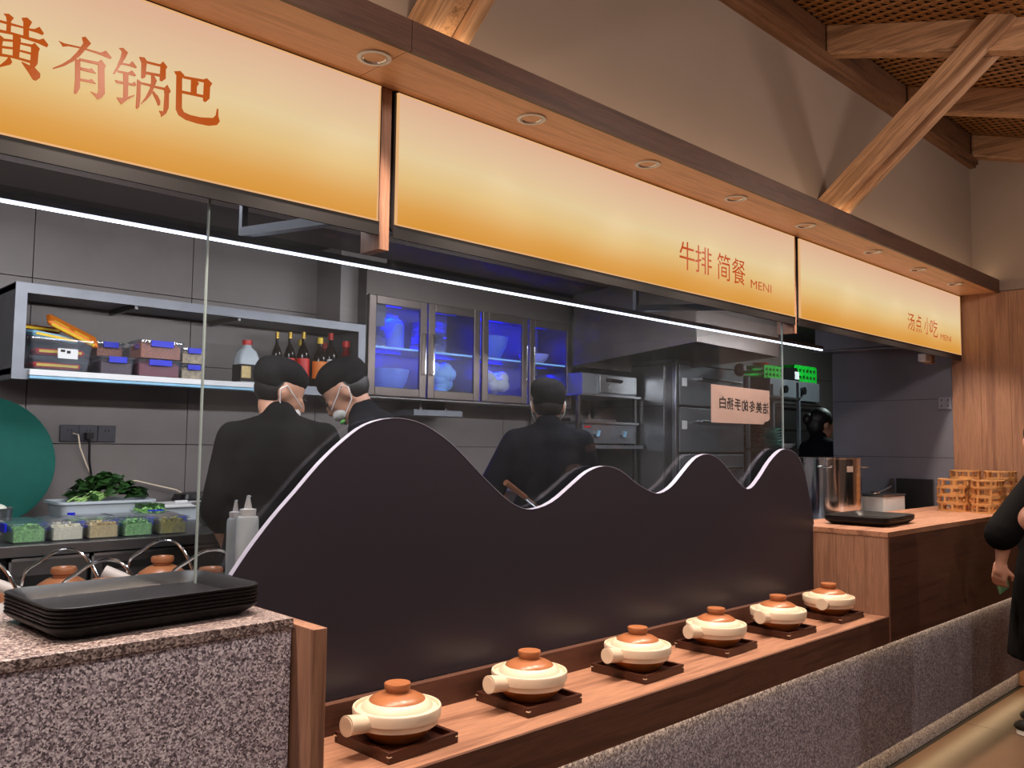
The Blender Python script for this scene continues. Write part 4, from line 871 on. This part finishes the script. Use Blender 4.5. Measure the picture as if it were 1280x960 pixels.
for z_ in (1.02, 1.472, 1.9): part('shelf', M().box(5.98, 6.825, 3.5, 3.765, z_, z_ + .018), 'steeldark', rk, w=True)
pb = solo('plate', M().lathe([(.05, 0), (.09, .008), (.11, .016), (.105, .016), (.05, .005)], (6.18, 3.62, 1.49), 18), 'redbottle', 'dark brown plate stacked on the dish rack', 'plate', 'dark plates stacked on the dish rack', smooth=True)
nth = ['second', 'third', 'fourth', 'fifth', 'sixth', 'seventh', 'eighth', 'topmost']
pb['label'] = 'dark brown plate, bottom one of the stack on the dish rack'
for i in range(1, 9): dup(pb, pb.location + V((.004 * (i % 2), 0, .021 * i)), label='dark brown plate, %s from the bottom of the stack on the dish rack' % nth[i - 1] if i < 8 else 'dark brown plate, topmost of the stack on the dish rack')
wbz = solo('bowl', M().lathe([(.04, 0), (.08, .016), (.092, .022), (.088, .022), (.04, .004)], (6.50, 3.60, 1.49), 18), 'lightbowl', 'pale green bowl stacked on the dish rack', 'bowl', 'pale bowls stacked on the dish rack', smooth=True)
wbz['label'] = 'pale green bowl, bottom one of the stack on the dish rack'
for i in range(1, 7): dup(wbz, wbz.location + V((.003 * (i % 2), 0, .024 * i)), label='pale green bowl, %s from the bottom of the stack on the dish rack' % nth[i - 1] if i < 6 else 'pale green bowl, topmost of the stack on the dish rack')
bowlth(6.62, 3.52, 1.49, .07, .04, 'white', 'single white bowl at the front edge of the dish rack', 'white bowls on the dish rack')
bk = solo('blue_cloth', M().ring_loft([[(5.2 + .02 * sin(j), 2.62 + .03 * cos(j * 2.1) + a_, z_) for a_, j in ((0, 0), (0, 1))] + [(5.2 + w_, 2.66, z_), (5.2 + w_, 2.62, z_)] for z_, w_ in ((1.0, .18), (1.2, .19), (1.33, .16), (1.36, .14))]), 'bluecloth', 'bright blue cloth bag hanging behind the right dip of the wave panel', 'bag', smooth=True)
ov = thing('deck_oven', 'large deck oven with two black knobs and dark glass door', 'oven', (7.1, 3.8, .15))
part('body', M().box(6.87, 7.78, 3.83, 4.28, .4, 2.11), 'steeldark', ov, w=True); part('control_panel', M().box(6.86, 7.79, 3.80, 3.83, 1.93, 2.11), 'steelmatt', ov, w=True, bevel=.003)
for x_ in (7.08, 7.42):
    part('knob', M().cyl((x_, 3.80, 2.02), (x_, 3.76, 2.02), .035), 'blackplastic', ov, w=True, smooth=True)
d = part('door', M().box(6.87, 7.78, 3.80, 3.83, 1.45, 1.91), 'steeldark', ov, w=True, bevel=.003); part('window', M().box(6.95, 7.7, 3.795, 3.80, 1.50, 1.84), 'black', d, w=True); part('handle', M().tube([(6.92, 3.80, 1.88), (6.92, 3.76, 1.88), (7.73, 3.76, 1.88), (7.73, 3.80, 1.88)], .011, 8), 'chrome', d, w=True, smooth=True)
for x_ in (6.9, 7.7): part('leg', M().box(x_, x_ + .05, 3.85, 3.9, .15, .4).box(x_, x_ + .05, 4.2, 4.25, .15, .4), 'steeldark', ov, w=True)
part('inner_rack', M().tube([(6.97, 3.79, 1.66), (7.65, 3.79, 1.66)], .006, 6), 'chrome', ov, w=True)
def crate(x, y, z, L_, W_, H_, lab, mat='green2'):
    t = thing('crate', lab, 'crate', (x, y, z), 0, 'bright green crates on top of the oven')
    m = M().box(-L_ / 2, L_ / 2, -W_ / 2, W_ / 2, 0, .008)
    for zz_ in (0.0, H_ * .42, H_ * .84):
        m.box(-L_ / 2, L_ / 2, -W_ / 2, -W_ / 2 + .006, zz_, zz_ + H_ * .22).box(-L_ / 2, L_ / 2, W_ / 2 - .006, W_ / 2, zz_, zz_ + H_ * .22).box(-L_ / 2, -L_ / 2 + .006, -W_ / 2, W_ / 2, zz_, zz_ + H_ * .22).box(L_ / 2 - .006, L_ / 2, -W_ / 2, W_ / 2, zz_, zz_ + H_ * .22)
    part('basket', m, mat, t)
    for i in range(7):
        x_ = -L_ / 2 + i * L_ / 6; part('slat', M().box(x_ - .012, x_ + .012, -W_ / 2 - .003, -W_ / 2 + .004, 0, H_), mat, t)
crate(7.05, 3.98, 2.112, .38, .25, .11, 'bright green crate at the left end of the oven top')
crate(7.62, 3.98, 2.112, .42, .25, .15, 'bright green crate at the right end of the oven top')
bb = thing('black_box', 'black sloping box with white paper tag between the green crates', 'box', (7.35, 3.86, 2.112))
part('body', M().prism([(7.16, 2.113), (7.45, 2.113), (7.44, 2.2), (7.38, 2.235), (7.18, 2.225)], 3.83, 3.85 + .0), 'blackplastic', bb, w=True); part('paper_tag', M().box(7.36, 7.44, 3.826, 3.83, 2.13, 2.2), 'white', bb, w=True)
solo('red_bowl', M().lathe([(.03, 0), (.07, .03), (.075, .04), (.07, .04), (.03, .006)], (7.05, 4.0, 2.225), 18), 'red', 'red bowl resting on the left green crate', 'bowl', smooth=True)

# right station: stock pot, white box, steel guard, socket
sn_ = thing('soup_station', 'low steel station behind the tall wood counter', 'counter', (5.2, 2.21, .15))
part('top', M().box(4.1, XR - .012, 2.215, 2.93, 1.02, 1.04), 'steeldark', sn_, w=True); part('body', M().box(4.1, XR - .012, 2.22, 2.92, .15, 1.02), 'steeldark', sn_, w=True)
kp = thing('stock_pot', 'big polished steel stock pot behind the tall wood counter', 'pot', (5.13, 2.45, 1.04))
part('body', M().lathe([(.185, 0), (.19, .004), (.19, .392), (.196, .394), (.196, .400), (.186, .400), (.185, .02)], n=48), 'chrome', kp, smooth=True)
for s in (1, -1):
    a = R(-45) if s > 0 else R(135 + 0)
    for a in ((R(-52),) if s > 0 else (R(200),)):
        c_ = V((cos(a) * .19, sin(a) * .19, .345)); tt = V((-sin(a), cos(a), 0)) * .04; oo = V((cos(a), sin(a), 0)) * .035
        part('handle', M().tube([c_ - tt, c_ - tt * .9 + oo, c_ + tt * .9 + oo, c_ + tt], .006, 8), 'chrome', kp, smooth=True)
a = R(-115); part('label', M().add([(.1915 * cos(a + da), .1915 * sin(a + da), z_) for da, z_ in ((-.12, .315), (.12, .315), (.12, .35), (-.12, .35))], [(0, 1, 2, 3)]), 'whitetag', kp, label='small stamped label')
wbx = thing('white_warmer', 'white steel food warmer with a ladle on it', 'appliance', (5.68, 2.36, 1.04))
part('body', M().box(-.17, .17, -.09, .12, 0, .15), 'white', wbx, bevel=.004); part('lid', M().box(-.175, .175, -.095, .125, .152, .162), 'steel', wbx)
part('feet', M().box(-.15, -.13, -.07, -.05, -.0, .001), 'black', wbx)
ld = solo('ladle', M().tube([(5.55, 2.33, 1.215), (5.68, 2.34, 1.225), (5.85, 2.36, 1.245)], .007, 8).ell((5.52, 2.33, 1.215), (.04, .035, .012)), 'chrome', 'steel ladle lying on the white warmer', 'ladle', smooth=True)
gd = thing('splash_guard', 'folded steel splash guard standing against the grey tile wall', 'guard', (6.1, 2.4, 1.04))
part('back_plate', M().box(6.19, 6.205, 2.215, 2.46, 1.041, 1.29), 'black', gd, w=True, label='dark steel plate'); part('back_plate', M().box(6.19, 6.205, 2.09 + .12, 2.214, 1.041, 1.285), 'steeldark', gd, w=True)
part('wing', M().prism([(6.0, 1.041), (6.185, 1.041), (6.185, 1.29), (6.12, 1.29), (6.0, 1.19)], 2.47, 2.48), 'steelmatt', gd, w=True, label='bright angled wing')
gs = thing('wall_socket', 'grey socket plate with five holes on the grey tile wall', 'socket', (XR - .012, 2.13, 1.77))
part('plate', M().box(XR - .012, XR - .0005, 2.092, 2.178, 1.772, 1.86), 'socketgrey', gs, w=True, bevel=.003)
part('socket_hole', M().box(XR - .0135, XR - .011, 2.11, 2.116, 1.83, 1.842).box(XR - .0135, XR - .011, 2.15, 2.156, 1.83, 1.842).box(XR - .0135, XR - .011, 2.11, 2.116, 1.79, 1.802).box(XR - .0135, XR - .011, 2.15, 2.156, 1.79, 1.802), 'black', gs, w=True)
cm = thing('alarm_box', 'small white box hanging below the right sign by the grey wall', 'box', (6.0, 2.13, 2.12))
part('body', M().box(5.85, 5.95, 2.115, 2.17, 2.075, 2.13), 'white', cm, w=True, bevel=.008); part('back', M().box(5.95, 6.0, 2.115, 2.17, 2.07, 2.13), 'wood_z', cm, w=True)
solo('steel_pipe', M().cyl((6.0, 2.12, 2.195), (5.97, 2.95, 2.205), .010), 'steelmatt', 'thin white pipe running along the top of the grey tile wall', 'pipe', smooth=True)
wk = thing('wok', 'round dark wok on the prep table holding the wooden-handled ladle', 'wok', (2.86, 2.46, 1.021))
part('bowl', M().lathe([(.05, 0), (.10, .02), (.15, .06), (.18, .10), (.176, .10), (.145, .062), (.095, .024), (.04, .006)], n=28), 'steeldark', wk, smooth=True)
part('loop_handle', M().tube([(.17, -.04, .095), (.21, -.04, .11), (.225, 0, .115), (.21, .04, .11), (.17, .04, .095)], .006, 8), 'chrome', wk, smooth=True)
ldl = thing('cooking_ladle', 'wooden-handled steel ladle sticking up behind the first panel dip', 'ladle', (2.75, 2.62, 1.05))
pA, pB, pC = at(632, 603, Y=2.56), at(657, 622, Y=2.56), at(690, 648, Y=2.56)
part('grip', M().tube([pA, pB], .013, 10, .011), 'woodgrip', ldl, w=True, smooth=True, label='brown wooden grip'); part('shaft', M().tube([pB, pC], .008, 8), 'chrome', ldl, w=True, smooth=True)
part('cup', M().ell(pC + V((.03, 0, -.02)), (.045, .04, .03)), 'chrome', ldl, w=True, smooth=True)

# ================================================================== PEOPLE
def remesh(o, vox, it=4):
    r = o.modifiers.new('remesh', 'REMESH'); r.mode = 'VOXEL'; r.voxel_size = vox; r.use_smooth_shade = True
    s = o.modifiers.new('smooth', 'SMOOTH'); s.iterations = it; s.factor = .5
def person(lab, loc, yaw, top='shirt', legs='shirt', skin='skin', lean=0, hyaw=0, hpitch=0, cap=True, mask=True, dress=False, arms=None, vox=.012, scale=1.0, hands=True, sleeve=.5, bulk=1.0, grp=None):
    t = thing('person', lab, 'person', loc, yaw, grp); t.scale = (scale,) * 3
    L = Matrix.Rotation(-lean, 3, 'X'); hip = V((0, 0, .92))
    def u(p): return hip + L @ (V(p) - hip)            # upper body bends forward (+Y is forward)
    B = bulk
    shL, shR = u((-.160 * B, 0, 1.365)), u((.160 * B, 0, 1.365)); nb = u((0, -.01, 1.43)); hc = u((0, .03, 1.55))
    A = {'L': (u((-.212 * B, .02, 1.09)), u((-.17 * B, .17, .92))), 'R': (u((.212 * B, .02, 1.09)), u((.17 * B, .17, .92)))}
    if arms: A.update({k: (V(a), V(b)) for k, (a, b) in arms.items()})
    H = Matrix.Rotation(hyaw, 3, 'Z') @ Matrix.Rotation(-hpitch, 3, 'X')
    def hp(p): return hc + H @ V(p)
    m = M()
    m.ell(u((0, 0, .98)), (.15 * B, .10 * B, .14)); m.ell(u((0, .0, 1.20)), (.145 * B, .10 * B, .2)); m.ell(u((0, 0, 1.34)), (.17 * B, .09, .1))
    m.cap(shL, shR, .05, .05); m.cap(nb - V((0, 0, .04)), hp((0, -.02, -.06)), .058, .052)
    m.ell(hp((0, -.012, .025)), (.077, .098, .098), H); m.ell(hp((0, .025, -.045)), (.058, .068, .075), H); m.ell(hp((0, .062, -.085)), (.03, .028, .025), H)
    m.cap(hp((0, .090, .0)), hp((0, .104, -.035)), .010, .015); m.ell(hp((0, .085, -.068)), (.026, .012, .010), H)
    for s in (-1, 1):
        m.ell(hp((s * .079, -.008, -.015)), (.010, .022, .033), H @ Matrix.Rotation(s * .35, 3, 'Z')); m.ell(hp((s * .033, .078, -.01)), (.02, .014, .012), H)
        m.cap((s * .09 * B, 0, .90), (s * .10 * B, .01, .49), .088 * B, .06); m.cap((s * .10 * B, .01, .49), (s * .105 * B, -.02, .09), .058, .04); m.cap((s * .110, -.03, .05), (s * .112, .11, .035), .034, .026)
        e, wr_ = A['L' if s < 0 else 'R']; sh_ = shL if s < 0 else shR
        m.cap(sh_, e, .050 * B, .041 * B); m.cap(e, wr_, .040 * B, .027)
        d = (wr_ - e).normalized(); sd_ = d.cross(V((s, .3, 0))).normalized(); no = d.cross(sd_)
        m.cap(wr_, wr_ + d * .045, .027, .030)
        for q in (-1, 0, 1): m.cap(wr_ + d * .02 + sd_ * q * .02, wr_ + d * .085 + sd_ * q * .026, .017, .014)
        for q, fl_ in ((-1.5, .058), (-.5, .072), (.5, .076), (1.5, .066)):
            b0 = wr_ + d * .088 + sd_ * q * .0205; b1 = b0 + (d * .8 + no * .35).normalized() * fl_ * .5; b2 = b1 + (d * .45 + no * .9).normalized() * fl_ * .5
            m.cap(b0, b1, .0095, .0085); m.cap(b1, b2, .0085, .007)
        m.cap(wr_ + d * .03 - sd_ * .025, wr_ + d * .06 - sd_ * .055 + no * .02, .012, .010); m.cap(wr_ + d * .06 - sd_ * .055 + no * .02, wr_ + d * .09 - sd_ * .05 + no * .035, .010, .008)
    b = part('body', m, skin, t, smooth=True); remesh(b, vox, 3)
    c = M()
    c.ell(u((0, 0, 1.0)), (.175 * B, .125 * B, .20)); c.ell(u((0, -.005, 1.22)), (.175 * B, .125 * B, .22)); c.ell(u((0, -.015, 1.34)), (.165 * B, .105, .10)); c.cap(shL, shR, .060, .060); c.cap(nb + V((0, 0, -.02)), shL, .062, .058); c.cap(nb + V((0, 0, -.02)), shR, .062, .058)
    c.cap(u((0, -.02, 1.36)), u((0, -.005, 1.445)), .078, .070)
    for s in (-1, 1):
        e, wr_ = A['L' if s < 0 else 'R']; sh_ = shL if s < 0 else shR
        if sleeve > 1: c.cap(sh_, e, .062 * B, .056 * B); c.cap(e, e + (wr_ - e) * (sleeve - 1), .057 * B, .045)
        else: c.cap(sh_, sh_ + (e - sh_) * sleeve * 1.35, .062 * B, .070 * B)
    if dress: c.ring_loft([[(rx * cos(2 * pi * j / 20), ry * sin(2 * pi * j / 20), z) for j in range(20)] for rx, ry, z in ((.26, .22, .40), (.24, .2, .60), (.21 * B, .17, .85), (.19 * B, .14, 1.0))])
    else: c.ring_loft([[(rx * cos(2 * pi * j / 20) , ry * sin(2 * pi * j / 20), z) for j in range(20)] for rx, ry, z in ((.185 * B, .14, .78), (.18 * B, .135, .95), (.17 * B, .125, 1.02))])
    o = part('shirt' if not dress else 'dress', c, top, t, smooth=True); remesh(o, .014, 4)
    g = M()
    for s in (-1, 1): g.cap((s * .09 * B, 0, .90), (s * .10 * B, .01, .49), .108 * B, .085); g.cap((s * .10 * B, .01, .49), (s * .105 * B, -.02, .12), .085, .07)
    g.ell((0, 0, .92), (.17 * B, .125 * B, .13)); o = part('trousers', g, legs, t, smooth=True); remesh(o, .016, 3)
    for s in (-1, 1):
        q = M().ring_loft([[(s * .112 + rx * cos(2 * pi * j / 16), .035 + ry * sin(2 * pi * j / 16), z) for j in range(16)] for rx, ry, z in ((.044, .125, 0), (.050, .135, .004), (.050, .135, .026), (.046, .13, .03))])
        so_ = part('shoe_sole', q, 'white', t, smooth=True)
        part('shoe', M().ell((s * .112, .048, .045), (.052, .135, .047)).ell((s * .108, -.03, .07), (.052, .066, .06)), 'black', t, smooth=True)
    if cap:
        k = M(); k.ell(hp((0, -.024, .066)), (.092, .112, .066), H); k.ell(hp((.008, -.066, .045)), (.080, .072, .064), H); k.ell(hp((-.02, -.01, .088)), (.07, .085, .050), H); k.ell(hp((0, -.05, .012)), (.083, .068, .040), H)
        o = part('cap', k, 'cap' if 'cap' in W else top, t, smooth=True); remesh(o, .008, 3)
        k = M(); k.ell(hp((0, -.024, .005)), (.0795, .0885, .080), H); o = part('hair', k, 'hair', t, smooth=True)
    else:
        k = M(); k.ell(hp((0, -.022, .04)), (.088, .105, .095), H); k.ell(hp((0, -.06, -.02)), (.078, .07, .09), H)
        if hyaw > 50: pass
        k.ell(hp((0, -.135, .02)), (.04, .045, .05), H); o = part('hair', k, 'hair', t, smooth=True); remesh(o, .008, 2)
    for s in (-1, 1):
        part('eye', M().ell(hp((s * .032, .089, .0)), (.012, .008, .006), H), 'ink', t, smooth=True)
        part('eyebrow', M().cap(hp((s * .018, .092, .02)), hp((s * .05, .08, .021)), .004, .003), 'hair', t, smooth=True)
    if mask:
        k = M(); k.ell(hp((0, .048, -.062)), (.052, .060, .036), H); o = part('mask', k, 'mask', t, smooth=True); remesh(o, .006, 4)
        for s in (-1, 1):
            part('mask_strap', M().tube([hp((s * .05, .085, -.03)), hp((s * .078, .03, -.005)), hp((s * .086, -.01, .018)), hp((s * .088, -.03, -.005)), hp((s * .08, -.01, -.05)), hp((s * .055, .06, -.085))], .0022, 6), 'white', t, smooth=True)
            part('mask_clip', M().ell(hp((s * .05, .08, -.098)), (.012, .012, .008), H), 'greenband', t, smooth=True)
    return t
# yaw: local +Y is the way the person faces
person('cook in black uniform and cap, left of the pair, head turned to the right', (1.63, 2.96, .15), R(-35), lean=.10, hyaw=R(-68), hpitch=R(22), bulk=1.06, sleeve=1.3)
person('cook in navy uniform bending his masked face towards the other cook', (2.27, 2.99, .15), R(48), top='shirt2', lean=.38, hyaw=R(0), hpitch=R(40), sleeve=1.3, bulk=1.0, scale=1.05)
person('cook seen from behind below the blue-lit cabinet, working at the stove', (3.10, 2.93, .15), R(-42), top='shirt2', lean=.03, hyaw=R(0), hpitch=R(6), sleeve=1.0, bulk=1.05,
       arms={'L': ((-.25, .0, 1.19), (-.225, .08, 1.09))})
person('woman in dark shirt with tied black hair, half hidden by the grey wall', (6.50, 3.18, .15), R(-118), top='shirt2', cap=False, mask=False, hpitch=R(8), sleeve=1.0, scale=.99)
person('customer in long black dress at the right edge, phone in hand', (5.30, 1.30, 0), R(8), top='dress', legs='dress', skin='skin2', cap=False, mask=False, dress=True, hyaw=R(-70), vox=.0075, sleeve=.80, bulk=1.25,
       arms={'L': ((-.365, .16, 1.09), (-.345, .185, .92)), 'R': ((.25, -.02, 1.08), (.27, .02, .86))})
person('second customer with a bare arm, cut off by the right edge of the photo', (3.95, .80, 0), R(20), top='dress2', legs='dress', skin='skin2', cap=False, mask=False, vox=.01, sleeve=.25, bulk=1.1, scale=1.07,
       arms={'L': ((-.255, .235, 1.165), (.03, .20, 1.10)), 'R': ((.22, -.02, 1.08), (.24, .02, .86))})
ph = thing('phone', 'phone with a colourful case held in the customer hand', 'phone', (5.07, 1.475, .80))
W['phonecase'] = pm('green_pink_case', (120, 170, 130), .4, var=.6, scale=30)
part('case', M().obox((0, 0, 0), (.07, .009, .13), Matrix.Rotation(R(-38), 3, 'Y') @ Matrix.Rotation(R(-30), 3, 'Z')), 'phonecase', ph, bevel=.003)
